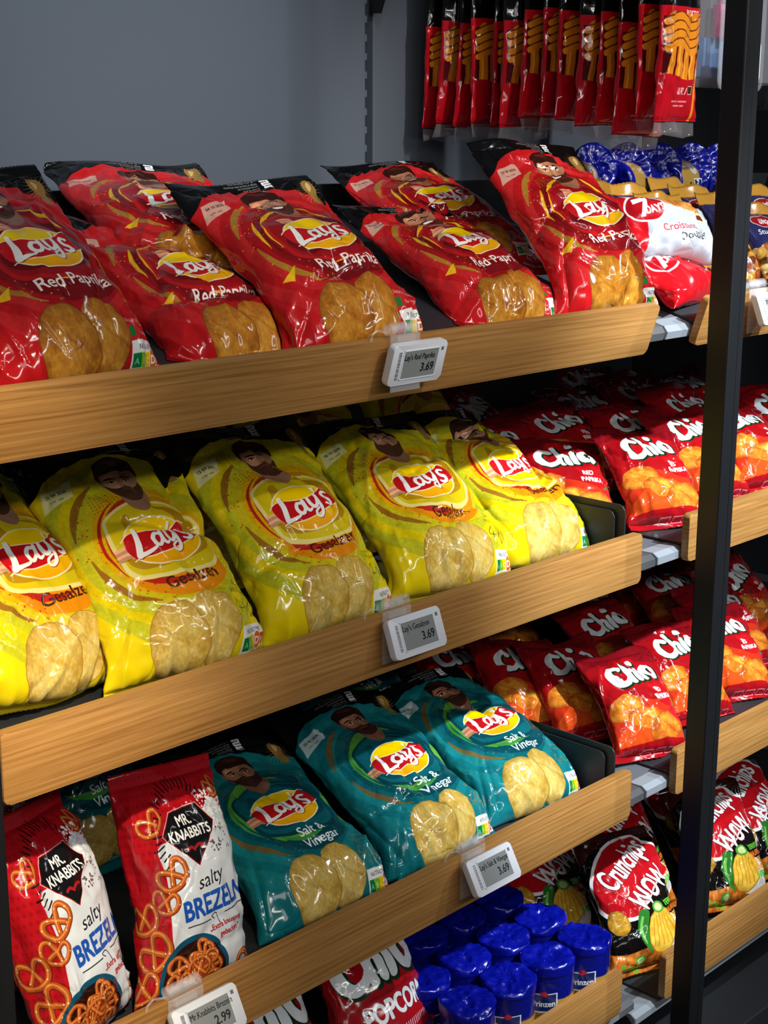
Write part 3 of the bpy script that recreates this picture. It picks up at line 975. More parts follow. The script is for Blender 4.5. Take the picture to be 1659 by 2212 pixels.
def text_mesh(name, s, size, M, m, parent, al='LEFT', bold=0.0, depth=0.0002, sx=1.0):
    c = bpy.data.curves.new('t', 'FONT')
    c.body = s
    c.size = size
    c.align_x = al
    c.extrude = depth
    c.offset = bold * size
    c.resolution_u = 3
    o = bpy.data.objects.new('t', c)
    COL.objects.link(o)
    dg = bpy.context.evaluated_depsgraph_get()
    dg.update()
    me = bpy.data.meshes.new_from_object(o.evaluated_get(dg))
    bpy.data.objects.remove(o)
    bpy.data.curves.remove(c)
    me.transform(M @ Matrix.Diagonal((sx, 1, 1, 1)))
    me.materials.clear()
    me.materials.append(m)
    return link(name, me, parent)


def grid_mesh(name, V, UV, closed_u, mats, mi=None):
    """V (rows, cols, 3) -> smooth quad mesh"""
    R, C = V.shape[:2]
    idx = np.arange(R * C).reshape(R, C)
    if closed_u:
        nx = np.roll(idx, -1, 1)
        q = np.stack([idx[:-1], nx[:-1], nx[1:], idx[1:]], -1).reshape(-1, 4)
    else:
        q = np.stack([idx[:-1, :-1], idx[:-1, 1:], idx[1:, 1:], idx[1:, :-1]], -1).reshape(-1, 4)
    me = bpy.data.meshes.new(name)
    me.vertices.add(R * C)
    me.vertices.foreach_set('co', V.reshape(-1).astype(np.float32))
    me.loops.add(q.size)
    me.loops.foreach_set('vertex_index', q.ravel().astype(np.int32))
    me.polygons.add(len(q))
    me.polygons.foreach_set('loop_start', np.arange(0, q.size, 4, dtype=np.int32))
    me.polygons.foreach_set('use_smooth', np.ones(len(q), bool))
    if UV is not None:
        l = me.uv_layers.new(name='UVMap')
        l.data.foreach_set('uv', UV.reshape(-1, 2)[q.ravel()].astype(np.float32).ravel())
    for m in mats:
        me.materials.append(m)
    if mi is not None:
        me.polygons.foreach_set('material_index', mi.ravel().astype(np.int32))
    me['rows'], me['cols'] = R, C
    me.update(calc_edges=True)
    me.validate()
    return me


# ------------------------------------------------------------------ film bags
def bag_meshes(Wd, H, T, M, seed, bend=0.0, curl=0.0, seal=(0.012, 0.014), mats=None, creases=18, dents=(), front=0.62, fullness=0.5, box=0.0, rough=1.0, res=(72, 26, 84), fan=1.0, bot=1.0, tuck=0.0, wedge=0.0):
    """pillow bag of film (m): returns (body, bottom seal, top seal) meshes in bag space:
    x across, y up the bag, z out of its front.  M = art margin (m)."""
    g = np.random.default_rng(seed)
    nf, nb, nv = res
    ph = np.concatenate([np.linspace(PI, 0, nf, endpoint=False), np.linspace(0, -PI, nb, endpoint=False)])
    # denser near the sides
    v = np.linspace(0, 1, nv)
    v = 0.5 - 0.5 * np.cos(PI * v) * (0.75 + 0.25 * np.abs(np.cos(PI * v)))
    v = (v - v[0]) / (v[-1] - v[0])
    y = seal[0] + v * (H - seal[0] - seal[1])
    vv = v ** (0.78 if fullness >= 0.5 else 1.0)
    prof = (1 - np.abs(2 * vv - 1) ** 3.4) ** 0.8
    prof *= 1 + 0.10 * np.sin(v * 7 + g.uniform(0, 6)) * (1 - np.abs(2 * v - 1))
    q_ = np.clip((v - 0.42) / 0.55, 0, 1)
    prof *= 1 - wedge * q_ * q_ * (3 - 2 * q_)
    b = np.maximum(T / 2 * prof, 0.0004)
    a = np.full(nv, Wd / 2)
    for _ in range(30):   # keep the girth of the film constant
        per = PI * (3 * (a + b) - np.sqrt((3 * a + b) * (a + 3 * b)))
        a = a - (per - 2 * Wd * (1 - 0.0)) / 4.2
    a = np.minimum(a, Wd / 2)
    V_ = v[:, None]
    PHI = ph[None, :]
    ex = 1.0 - 0.45 * box
    cx, sx = np.cos(PHI), np.sin(PHI)
    X = a[:, None] * np.sign(cx) * np.abs(cx) ** ex
    Z = b[:, None] * np.sign(sx) * np.abs(sx) ** ex * np.where(sx > 0, 2 * front, 2 * (1 - front))
    if bot != 1.0:
        X = X * (bot + (1 - bot) * np.clip(v * 3, 0, 1))[:, None]
    Y = np.repeat(y[:, None], len(ph), 1)
    # arc-length u on each half
    P = np.stack([X, Z], -1)
    nxt = np.roll(P, -1, 1)
    ds = np.linalg.norm(nxt - P, axis=-1)
    cf = np.concatenate([np.zeros((nv, 1)), np.cumsum(ds[:, :nf], 1)], 1)
    uf = cf[:, :nf] / cf[:, nf:nf + 1]
    cb = np.concatenate([np.zeros((nv, 1)), np.cumsum(ds[:, nf:], 1)], 1)
    ub = cb[:, :nb] / cb[:, nb:nb + 1]
    umm = np.concatenate([uf * Wd, np.where(ub < 0.5, Wd + ub * Wd, -(1 - ub) * Wd)], 1)
    U = np.concatenate([uf, 1 + ub], 1)      # 0..2 round the bag
    # wrinkles along the surface normal
    nrm = np.stack([X / np.maximum(a[:, None], 1e-4) ** 2, Z / np.maximum(b[:, None], 2e-3) ** 2], -1)
    nrm /= np.maximum(np.linalg.norm(nrm, axis=-1, keepdims=True), 1e-9)
    sm = np.clip(np.minimum(v, 1 - v) / 0.10, 0, 1)[:, None]
    xs, ys = U * Wd, Y
    S = Wd / 0.2
    D = (fbm(xs / (0.055 * S) + seed * 3.1, ys / (0.06 * S) + 5, seed, 2) - 0.5) * 0.011 * S * sm
    D += -np.abs(fbm(xs / (0.034 * S) + 7, ys / (0.040 * S) + seed, seed + 9, 3) - 0.5) * 0.0125 * S * rough * sm
    for e, fr in ((v, 1.0), (1 - v, 1.0)):
        w = np.exp(-e * H / (0.030 * S))[:, None] * np.clip(e * H / 0.006, 0, 1)[:, None]
        pl = np.zeros_like(xs)
        for k in range(4):
            f = g.uniform(4, 13) * PI
            pl += np.sin(U * f + g.uniform(0, 6)) / 4
        D += w * (1 - 2 * np.abs(pl)) * 0.0045 * S * rough
    # sharp creases: ridges and valleys along random segments of the front
    for k in range(creases):
        cu, cv = g.uniform(0.05, 0.95) * Wd, g.choice([g.uniform(0.03, 0.3), g.uniform(0.1, 0.95), g.uniform(0.75, 0.97)]) * H
        an = g.normal(PI / 2, 0.75)
        ln = g.uniform(0.025, 0.11) * S
        amp = g.choice([-1, 1]) * g.uniform(0.002, 0.0062) * S * rough
        dx, dy = xs - cu, ys - cv
        al, ac = dx * math.cos(an) + dy * math.sin(an), -dx * math.sin(an) + dy * math.cos(an)
        ac = ac + 0.15 * al * np.sin(al / ln * 2)
        D += amp * np.exp(-np.abs(ac) / (0.0040 * S)) * np.clip(1 - (al / ln) ** 2, 0, 1) * sm
    for (du, dv, an, ln, amp, wd) in dents:     # big folds
        dx, dy = xs - du * Wd, ys - dv * H
        an = math.radians(an)
        al, ac = dx * math.cos(an) + dy * math.sin(an), -dx * math.sin(an) + dy * math.cos(an)
        D += 1.4 * amp * np.exp(-np.abs(ac) / wd) * np.clip(1 - (al / ln) ** 2, 0, 1) * sm
    X = X + nrm[..., 0] * D
    Z = Z + nrm[..., 1] * D
    # wavy seals
    wave_t = 0.006 * S * np.sin(X / Wd * g.uniform(5, 9) + g.uniform(0, 6)) * rough
    wave_b = 0.005 * S * np.sin(X / Wd * g.uniform(5, 10) + g.uniform(0, 6)) * rough
    Z = Z + wave_t * np.clip((V_ - 0.75) / 0.25, 0, 1) ** 2 + wave_b * np.clip((0.2 - V_) / 0.2, 0, 1) ** 2
    X = X * (1 + (fan - 1) * np.clip((V_ - 0.7) / 0.3, 0, 1))

    cvx = np.linspace(0, H * 1.05, 160)
    th = bend * (cvx / H - 0.35) - tuck * np.clip((0.26 - cvx / H) / 0.26, 0, 1) ** 1.3 + curl * np.clip((cvx / H - 0.74) / 0.26, 0, 1.2) ** 1.5
    cy_ = np.concatenate([[0], np.cumsum(np.cos((th[1:] + th[:-1]) / 2) * np.diff(cvx))])
    cz_ = -np.concatenate([[0], np.cumsum(np.sin((th[1:] + th[:-1]) / 2) * np.diff(cvx))])

    cy_ += 0.35 * H - np.interp(0.35 * H, cvx, cy_)
    cz_ -= np.interp(0.35 * H, cvx, cz_)

    def bendp(X, Y, Z):
        t = np.interp(Y, cvx, th)
        return np.stack([X, np.interp(Y, cvx, cy_) + Z * np.sin(t), np.interp(Y, cvx, cz_) + Z * np.cos(t)], -1)

    def uv(xm, ym):
        return np.stack([(xm + M) / (Wd + 2 * M), ym / H], -1)
    body = grid_mesh('bag', bendp(X, Y, Z), uv(umm, Y), True, mats)
    out = [body]
    for top in (False, True):
        row = -1 if top else 0
        xr, zr, ur = X[row, :nf + 1], Z[row, :nf + 1], umm[row, :nf + 1]
        L = seal[1] if top else seal[0]
        y0 = y[-1] if top else y[0]
        st = np.linspace(0, 1, 5) * L * (1 if top else -1)
        zig = np.where(np.arange(nf + 1) % 2 == 0, 0.0, 0.0012)
        rows = []
        uvs = []
        for side in (1, -1):
            for j in range(5):
                jj = j if side == 1 else 4 - j
                yy = y0 + st[jj] - (zig * (1 if top else -1) if jj == 4 else 0)
                rib = 0.0005 * (1 if jj % 2 else 0)
                zz = zr + side * (0.0004 + rib) + 0.25 * st[jj] * np.sin(xr / Wd * 9 + seed) * rough
                rows.append(bendp(xr, np.full_like(xr, 0) + yy, zz))
                uvs.append(uv(ur, np.full_like(ur, 0) + yy))
        rows.append(rows[0])
        uvs.append(uvs[0])
        out.append(grid_mesh('seal', np.stack(rows), np.stack(uvs), False, mats))
    return out


def pose(o, x, y, z, lean, yaw, roll):
    """x,y,z = middle of the bag's lower edge; lean = degrees up from lying flat"""
    l, a, r = map(math.radians, (lean, yaw, roll))
    Xv = Vector((math.cos(a), math.sin(a), 0))
    Dv = Vector((-math.sin(a), math.cos(a), 0))
    Vv = Dv * math.cos(l) + Vector((0, 0, math.sin(l)))
    X2, V2 = Xv * math.cos(r) + Vv * math.sin(r), Vv * math.cos(r) - Xv * math.sin(r)
    N = X2.cross(V2)
    o.matrix_world = Matrix(((X2.x, V2.x, N.x, x), (X2.y, V2.y, N.y, y), (X2.z, V2.z, N.z, z), (0, 0, 0, 1)))


from mathutils.bvhtree import BVHTree


def world_verts(o):
    n = len(o.data.vertices)
    v = np.empty(n * 3, np.float32)
    o.data.vertices.foreach_get('co', v)
    M = np.array(mw(o))
    return v.reshape(-1, 3) @ M[:3, :3].T + M[:3, 3]


def mw(o):
    return o.matrix_basis if o.parent is None else mw(o.parent) @ o.matrix_local


def put_verts(o, w):
    M = np.array(mw(o).inverted())
    o.data.vertices.foreach_set('co', (w @ M[:3, :3].T + M[:3, 3]).astype(np.float32).ravel())
    o.data.update()


def squash(objs, floor_p, floor_n, lip_p, lip_n, lip_top, xmax=None, ymax=1.688, gap=0.0024):
    """soft contact: film rests on the tray floor, against the wooden front and against the bags placed before it"""
    fp, fn, lp, ln = [np.array(q, float) for q in (floor_p, floor_n, lip_p, lip_n)]
    done = []
    for o in objs:
        o.data = o.data.copy() if o.data.users > 1 else o.data
        bags = [o] + list(o.children)
        for q in bags[1:]:
            q.data = q.data.copy() if q.data.users > 1 else q.data
        for q in bags:
            w = world_verts(q)
            w0 = w.copy()
            for (t, lo, hi, fN) in done + done:
                idx = np.nonzero(((w > lo) & (w < hi)).all(1))[0]
                for k in idx:
                    p, nrm, _, d = t.find_nearest(Vector(w[k]), 0.07)
                    if p is None or (Vector(w[k]) - p).dot(nrm) >= gap:
                        continue
                    if nrm.dot(fN) > 0.25:      # never pop out of the front of a bag that lies before it
                        q2, n2, _, _ = t.ray_cast(Vector(w[k]), -fN, 0.045)
                        if q2 is not None:
                            w[k] = q2 - fN * gap
                        continue
                    w[k] = p + nrm * gap
            R_, C_ = q.data['rows'], q.data['cols']
            dv = (w - w0).reshape(R_, C_, 3)
            for _ in range(2):                     # film bends, it does not spike
                dv = (np.roll(dv, 1, 1) + 2 * dv + np.roll(dv, -1, 1)) / 4 if q is o else dv
                up_, dn_ = np.concatenate([dv[:1], dv[:-1]]), np.concatenate([dv[1:], dv[-1:]])
                dv = (up_ + 2 * dv + dn_) / 4
            w = w0 + dv.reshape(-1, 3)
            d = (w - lp) @ ln - 0.001
            m = (d < 0) & (w[:, 2] < lip_top + 0.002)
            w[m] -= d[m, None] * ln
            d = (w - fp) @ fn - 0.0012
            m = d < 0
            w[m] -= d[m, None] * fn
            if xmax:
                w[:, 0] = np.minimum(w[:, 0], xmax - 0.0005 * np.random.default_rng(1).random(len(w)))
            w[:, 1] = np.minimum(w[:, 1], ymax - 0.0005 * np.random.default_rng(2).random(len(w)))
            put_verts(q, w)
        w = world_verts(o)
        me = o.data
        t = BVHTree.FromPolygons([tuple(q) for q in w.tolist()], [tuple(p.vertices) for p in me.polygons])
        done.append((t, w.min(0) - 0.001, w.max(0) + 0.001, Vector(mw(o).col[2][:3]).normalized()))


def bag_object(name, meshes, P, label, cat, group):
    o = link(name, meshes[0])
    pose(o, *P)
    tag(o, label, cat, group)
    link('bottom_seal', meshes[1], o)
    link('top_seal', meshes[2], o)
    return o

# ------------------------------------------------------------------ the setting
M_wall = bump(mat('panel_grey_paint', '5a616b', 0.62, spec=0.3), 400, 0.06, 0.0006)
M_black = mat('black_panel', '0c0d10', 0.6, spec=0.25)
M_dark = bump(mat('tray_dark_metal', '2b2d31', 0.5, spec=0.4), 600, 0.08, 0.0004)
M_shelf = bump(mat('shelf_grey_metal', '60656c', 0.5, spec=0.4), 500, 0.08, 0.0004)
M_edge = bump(mat('shelf_grey_lit_edge', '8a9199', 0.45, spec=0.4), 500, 0.08, 0.0004)  # shelf metal coloured paler, as the front edge catches the light
M_post = bump(mat('post_black_coat', '131417', 0.42, spec=0.5), 700, 0.06, 0.0003)
M_floor = mat('floor_tile', '2a2c2f', 0.45)
M_white = mat('white_plastic', 'e4e7ee', 0.35)
M_screen = mat('e_paper', '8c9090', 0.35)
M_ink = mat('print_ink', '17191b', 0.6)
M_inkgrey = mat('barcode_grey', '6a6f78', 0.6)
M_clear = mat('clear_plastic', (0.95, 0.96, 0.98), 0.07, spec=0.8, Alpha=0.15)
M_wood = [wood_mat('oak_strip_%s' % 'abcdefgh'[i], 'cf9c5a', '8a5a28', i * 1.37) for i in range(8)]


def struct(o):
    o['kind'] = 'structure'
    return o


WY = 1.76
struct(MB().box(-1.5, 4.5, -2.5, 2.2, -0.05, 0).build('floor', M_floor))
struct(MB().box(-0.6, 1.7890, WY, WY + 0.03, 0.0, 2.7, 0.002).build('wall_back', M_wall))
struct(MB().box(1.8065, 2.57, WY, WY + 0.03, 0.0, 2.7, 0.002).build('wall_back', M_wall))
struct(MB().box(2.572, 4.4, WY, WY + 0.03, 0.0, 2.7, 0.002).build('wall_back', M_black))
# slotted upright in the panel joint
u = MB().box(1.784, 1.812, WY + 0.031, WY + 0.06, 0.0, 2.7).build('slotted_upright', M_black)
tag(u, 'dark slotted upright in the joint between the grey back panels', 'upright')
m = MB()
for i in range(34):
    z = 1.36 + i * 0.0285
    m.box(1.7895, 1.7945, WY + 0.002, WY + 0.034, z, z + 0.011, 0.0006)
m.build('slot_teeth', M_wall, u)
br = MB().prism([(WY - 0.001, 1.82), (WY - 0.001, 1.745), (WY - 0.022, 1.744), (WY - 0.045, 1.80), (WY - 0.045, 1.82)], 'x', 1.797, 1.803, 0.001).build('shelf_bracket', M_post)
tag(br, 'black shelf bracket hooked into the upright at the top edge', 'bracket')

# front posts
for x, lab in ((1.798, 'tall black square post in front of the right-hand shelves'), (0.621, 'black square post at the left end of the wooden trays')):
    p = MB().box(x - 0.019, x + 0.019, 1.066, 1.100, 0.0, 2.7, 0.0022).build('shelf_post', M_post)
    tag(p, lab, 'post', 'black shelf posts')
    MB().box(x + 0.0045, x + 0.0065, 1.0654, 1.0665, 0.0, 2.7, 0.0004).build('seam_line', M_post, p)
    MB().box(x - 0.04, x + 0.04, 1.05, 1.12, 0.0005, 0.008, 0.001).build('foot_plate', M_post, p)

PIV = Vector((0, 1.175, 1.295))
TILT = Matrix.Translation(PIV) @ Matrix.Rotation(math.radians(17), 4, 'X') @ Matrix.Translation(-PIV)
LV = {1: (1.295, 1.269, 1.341), 2: (0.967, 0.941, 1.0135), 3: (0.601, 0.579, 0.6545), 4: (0.245, 0.2545, 0.3285)}
LVR = {1: (1.295, 1.269, 1.341), 2: (0.967, 0.9465, 1.018), 3: (0.601, 0.574, 0.648), 4: (0.213, 0.222, 0.300)}
NM = {1: 'topmost', 2: 'second', 3: 'third', 4: 'lowest'}


def metal_shelf(x0, x1, z, tilt, lab):
    T = TILT if tilt else None
    s = MB().box(x0, x1, 1.185, 1.755, z - 0.006, z, 0.001, T).build('metal_shelf', M_shelf)
    tag(s, lab, 'shelf', 'grey metal shelves')
    MB().prism([(1.175, z - 0.017), (1.175, z - 0.006), (1.183, z + 0.0003), (1.205, z + 0.0003), (1.205, z - 0.004), (1.186, z - 0.006), (1.18, z - 0.017)], 'x', x0, x1, 0.0012, T).build('front_edge', M_edge, s)
    for xb in (x0 + 0.004, x1 - 0.008):
        MB().prism([(1.20, z - 0.007), (1.752, z - 0.007), (1.752, z - 0.075), (1.70, z - 0.06), (1.20, z - 0.02)], 'x', xb, xb + 0.004, 0.0, T).build('shelf_arm', M_post, s)
    return s


def tray(x0, x1, lv, z, zb, zt, right_side, left_side, wood, lab):
    T = TILT if lv == 1 else None
    c = empty('snack_tray', ((x0 + x1) / 2, 1.17, z))
    inv = Matrix.Translation(-Vector(c.location))
    def fin(o):
        o.data.transform(inv)
        o.parent = c
        return o
    fin(MB().box(x0 + 0.006, x1 - 0.006, 1.1735, 1.70, z + 0.001, z + 0.0045, 0.0008, T).build('tray_base', M_dark))
    fin(MB().prism(rrect(x0, x1, zb, zt, 0.007), 'y', 1.160, 1.172, 0.0012, T).build('wooden_front', wood, None, True))
    fin(MB().box(x0 + 0.006, x1 - 0.006, 1.694, 1.698, z + 0.0045, z + 0.04, 0.0008, T).build('back_panel', M_dark))
    for on, xs in ((right_side, x1 - 0.0125), (left_side, x0 + 0.0095)):
        if on:
            prof = [(1.66, z + 0.005), (1.66, z + 0.084), (1.194, z + 0.084), (1.188, z + 0.082), (1.184, z + 0.077), (1.183, z + 0.070), (1.183, z + 0.005)]
            fin(MB().prism(prof, 'x', xs, xs + 0.003, 0.0006, T).build('side_panel', M_dark))
            prof2 = [(1.65, z + 0.005), (1.65, z + 0.075), (1.207, z + 0.075), (1.201, z + 0.073), (1.197, z + 0.066), (1.197, z + 0.005)]
            fin(MB().prism(prof2, 'x', xs - 0.0055 if on == right_side and xs > x0 + 0.1 else xs + 0.0045, (xs - 0.0055 if on == right_side and xs > x0 + 0.1 else xs + 0.0045) + 0.002, 0.0005, T).build('side_panel_lining', M_dark))
    tag(c, lab, 'tray', 'black trays with a wooden front')
    return c


WHAT = {1: 'the red paprika crisp bags', 2: 'the yellow salted crisp bags', 3: 'the teal crisp bags and pretzel bags', 4: 'the popcorn bags and blue biscuit rolls'}
WHATR = {1: 'the croissant packs and nut bags', 2: 'the upper pile of small red crisp bags', 3: 'the lower pile of small red crisp bags', 4: 'the black crisp bags'}
for lv in (1, 2, 3, 4):
    z, zb, zt = LV[lv]
    metal_shelf(0.640, 1.7955, z, lv == 1, 'grey metal shelf under the tray of ' + WHAT[lv])
    tray(0.697, 1.7365, lv, z, zb, zt, lv in (2, 3), False, M_wood[lv - 1], '%s wooden tray of the left bay, with %s' % (NM[lv], WHAT[lv]))
    z, zb, zt = LVR[lv]
    metal_shelf(1.7985, 2.955, z, lv == 1, 'grey metal shelf right of the joint, carrying ' + WHATR[lv])
    tray(1.857, 2.897, lv, z, zb, zt, False, False, M_wood[lv + 3], '%s wooden tray behind the post, with %s' % (NM[lv], WHATR[lv]))
for x0, x1, w in ((0.640, 1.7955, 'left'), (1.7985, 2.955, 'right')):
    tag(MB().box(x0, x1, 1.14, 1.755, 0.0, 0.085, 0.002).build('plinth', M_dark), 'dark metal plinth at the foot of the %s-hand shelves' % w, 'plinth', 'shelf plinths')


# ------------------------------------------------------------------ electronic price tags
def price_tag(x, ztop, y, pitch, title, price, lab, shift=0.0):
    """x = left edge of the housing, ztop = top of the wooden front, y = its outer face there"""
    c = empty('price_tag', (x + 0.044, y, ztop))
    tag(c, lab, 'price tag', 'electronic price tags on the wooden fronts')
    Wt, Ht = 0.088, 0.048
    # hinge: clear tube along the top of the wood, clear backing plate
    MB().tube((-0.034, 0.004, 0.0095), (0.010, 0.004, 0.0095), 0.0075, 20, 0.0052).tube((-0.030, 0.004, 0.0095), (0.004, 0.004, 0.0095), 0.003, 14).tube((-0.012, 0.004, 0.0095), (-0.010, 0.004, 0.0095), 0.0066, 18).build('hinge_tube', M_clear, c, True)
    MB().box(-0.036, 0.012, -0.0035, -0.0015, -0.060, 0.004, 0.0005).box(-0.030, 0.0, -0.008, -0.0015, -0.004, 0.003, 0.0008).build('backing_plate', M_clear, c)
    m = MB()
    pts = [(-0.036, 0.006), (-0.050, 0.010), (-0.058, 0.006), (-0.060, -0.002)]
    for i in range(3):
        m.tube((pts[i][0], 0.004, pts[i][1]), (pts[i + 1][0], 0.004, pts[i + 1][1]), 0.0014, 8)
    m.build('spring_clip', M_clear, c, True)
    R = Matrix.Translation((shift, -0.0085, -0.004)) @ Matrix.Rotation(math.radians(-pitch), 4, 'X')
    h = MB().prism(rrect(-Wt / 2, Wt / 2, -Ht, 0, 0.005), 'y', -0.0095, 0.0, 0.0015, R).build('housing', M_white, c, True)
    MB().box(-0.0255, 0.030, -0.0099, -0.0090, -Ht + 0.0075, -0.008, 0.0002, R).build('screen', M_screen, h)
    m = MB()
    m.box(-0.0272, -0.0255, -0.0103, -0.009, -Ht + 0.006, -0.0065, 0.0003, R).box(0.030, 0.0313, -0.0103, -0.009, -Ht + 0.006, -0.0065, 0.0003, R)
    m.box(-0.0272, 0.0313, -0.0103, -0.009, -Ht + 0.006, -Ht + 0.0075, 0.0003, R).box(-0.0272, 0.0313, -0.0103, -0.009, -0.008, -0.0065, 0.0003, R)
    m.build('screen_rim', M_white, h)
    F = R @ Matrix.Translation((0, -0.0101, 0)) @ Matrix.Rotation(PI / 2, 4, 'X')
    text_mesh('product_name', title, 0.0098, F @ Matrix.Translation((-0.0245, -0.0185, 0)), M_ink, h, sx=0.80 if len(title) < 17 else 0.72)
    if price:
        text_mesh('price', price, 0.0142, F @ Matrix.Translation((0.0265, -0.0335, 0)), M_ink, h, 'RIGHT', 0.014, sx=0.9)
    m = MB()
    g = random.Random(len(title))
    zz = -0.008
    while zz > -Ht + 0.008:
        t = g.choice((0.0004, 0.0007, 0.0011))
        m.box(-0.0345, -0.0300, -0.00975, -0.009, zz - t, zz, 0, R)
        zz -= t + g.choice((0.0004, 0.0006, 0.0009))
    m.build('barcode', M_inkgrey, h)
    m = MB().box(0.0345, 0.0385, -0.0098, -0.009, -0.0115, -0.0072, 0.0002, R)
    m.build('button_mark', M_inkgrey, h)
    return c


price_tag(1.193, 1.337, 1.1455, -16, "Lay's Red Paprika", '3.69', 'price tag for 3.69 clipped to the wooden front below the red crisp bags')
price_tag(1.196, 1.0135, 1.159, 20, "Lay's Gesalzen", '3.69', 'price tag for 3.69 clipped below the yellow crisp bags')
price_tag(1.343, 0.6545, 1.159, 30, "Lay's Salt & Vinegar", '3.69', 'price tag for 3.69 clipped below the teal crisp bags')
price_tag(0.868, 0.6545, 1.159, 28, 'Mr.Knabbits Brezeln', '2.99', 'price tag for 2.99 clipped below the pretzel bags')
price_tag(1.949, 1.337, 1.1455, 22, '7DAYS Double', '', 'price tag at the right edge, in front of the nut bags')

# ------------------------------------------------------------------ bags of crisps
IM = {}
for kind, dates in (('red', ('04 10 2026', '27 09 2026')), ('yellow', ('27 09 2026', '13 09 2026', '18 10 2026')), ('teal', ('20 09 2026',))):
    for d in dates:
        IM[kind, d] = film_mat('printed_film_%s' % kind, art_crisps(kind, d).image('print_%s' % kind), 0.11)
G_R, G_Y, G_T = 'large red paprika crisp bags', 'large yellow salted crisp bags', 'large teal salt and vinegar crisp bags'
BIG = [
    # kind, date, pose(x, y, z, lean, yaw, roll), T, seed, bend, curl, dents, label
    ('red', 0, (0.862, 1.215, 1.316, 42, 4, -1), .075, 11, 0.11, 0.00, (), G_R, 'red crisp bag cut by the left edge, top tray, in front of its neighbours'),
    ('red', 0, (1.085, 1.232, 1.305, 30, 4, -5), .072, 12, 0.25, 0.02, ((.5, .33, 4, .11, -.010, .008), (.4, .80, 5, .10, -.007, .010)), G_R, 'red crisp bag lying with a deep fold under its logo, beside the leftmost one'),
    ('red', 0, (1.135, 1.365, 1.386, 26, -14, -1), .065, 13, 0.16, -0.03, (), G_R, 'red crisp bag lying flat at the back wall, on the left'),
    ('red', 0, (1.226, 1.196, 1.318, 37, -9, 4), .080, 14, 0.25, 0.04, ((.55, .30, 8, .09, -.006, .007),), G_R, 'big red crisp bag in the middle, above the price tag'),
    ('red', 0, (1.54, 1.225, 1.31, 30, -4, -1), .075, 15, 0.23, 0.02, ((.3, .62, -20, .05, -.006, .008),), G_R, 'red crisp bag lying between the middle one and the upright one at the right end'),
    ('red', 0, (1.640, 1.360, 1.372, 28, -13, 3), .065, 16, 0.16, -0.03, (), G_R, 'red crisp bag at the back, half hidden by the upright one at the right end'),
    ('red', 1, (1.712, 1.196, 1.314, 49, -6, -2), .085, 17, 0.16, -0.01, ((.75, .45, 60, .11, .006, .006), (.2, .5, 30, .06, -.005, .007)), G_R, 'tall red crisp bag propped up at the right end of the top tray'),
    ('yellow', 0, (0.838, 1.25, 0.985, 50, 14, -8), .075, 21, 0.09, -0.03, ((.7, .12, 60, .05, -.008, .008),), G_Y, 'yellow crisp bag cut by the left edge, its bottom corner curled'),
    ('yellow', 0, (0.98, 1.212, 0.985, 46, -4, 0), .078, 22, 0.09, -0.03, ((.72, .55, -15, .10, -.012, .009), (.85, .75, 80, .08, -.012, .010), (.2, .25, 50, .07, -.008, .012)), G_Y, 'yellow crisp bag dated 27 09 2026 with a dented logo'),
    ('yellow', 1, (1.198, 1.215, 0.98, 46, -1, -1), .078, 23, 0.09, -0.03, ((.3, .33, 10, .10, -.007, .010),), G_Y, 'yellow crisp bag with a smooth whole logo, left of the price tag'),
    ('yellow', 2, (1.412, 1.206, 0.992, 37, -9, 0), .080, 24, 0.20, 0.00, ((.75, .34, 15, .08, -.010, .008),), G_Y, 'yellow crisp bag right behind the price tag, its name folded away'),
    ('yellow', 2, (1.64, 1.23, 0.98, 35, -3, -4), .078, 25, 0.20, 0.00, ((.75, .48, 75, .10, -.012, .008), (.5, .82, 0, .08, -.010, .010)), G_Y, 'rightmost yellow crisp bag, beside the black side panel'),
    ('yellow', 1, (0.97, 1.40, 0.985, 52, 0, 2), .065, 26, 0.05, -0.05, (), G_Y, 'yellow crisp bag mostly hidden behind the two front bags on the left'),
    ('yellow', 0, (1.225, 1.43, 0.985, 54, 2, 2), .065, 27, 0.05, -0.05, (), G_Y, 'yellow crisp bag in the second row with only its top under the wooden front'),
    ('yellow', 1, (1.44, 1.43, 0.985, 54, -3, 2), .065, 28, 0.05, -0.05, (), G_Y, 'yellow crisp bag in the second row, second from the right end'),
    ('yellow', 0, (1.665, 1.43, 0.99, 55, -5, 0), .070, 29, 0.05, -0.05, (), G_Y, 'yellow crisp bag standing behind the rightmost yellow one'),
    ('teal', 0, (1.183, 1.206, 0.618, 25, -3, -2), .075, 31, 0.11, -0.03, (), G_T, 'teal crisp bag right beside the pretzel bags'),
    ('teal', 0, (1.4, 1.206, 0.618, 28, -4, 0), .078, 32, 0.14, -0.03, ((.7, .20, 10, .08, .004, .006),), G_T, 'middle teal crisp bag of the front row, by the price tag'),
    ('teal', 0, (1.603, 1.212, 0.618, 24, -5, -1), .080, 33, 0.23, -0.03, ((.62, .60, 80, .05, -.014, .007), (.6, .66, -10, .08, -.010, .010)), G_T, 'rightmost teal crisp bag, its logo creased in the middle'),
    ('teal', 0, (1.060, 1.52, 0.609, 60, 2, 1), .065, 34, 0.05, -0.05, (), G_T, 'teal crisp bag in deep shade behind the pretzel bags'),
    ('teal', 0, (1.57, 1.475, 0.64, 33, -4, 2), .060, 36, 0.05, -0.05, (), G_T, 'teal crisp bag at the very back, peeping over the rightmost teal one'),
]
DT = {'red': ('04 10 2026', '27 09 2026'), 'yellow': ('27 09 2026', '13 09 2026', '18 10 2026'), 'teal': ('20 09 2026',)}
SHELF = {k: [] for k in (1, 2, 3, 4, 'r1', 'r2', 'r3', 'r4')}
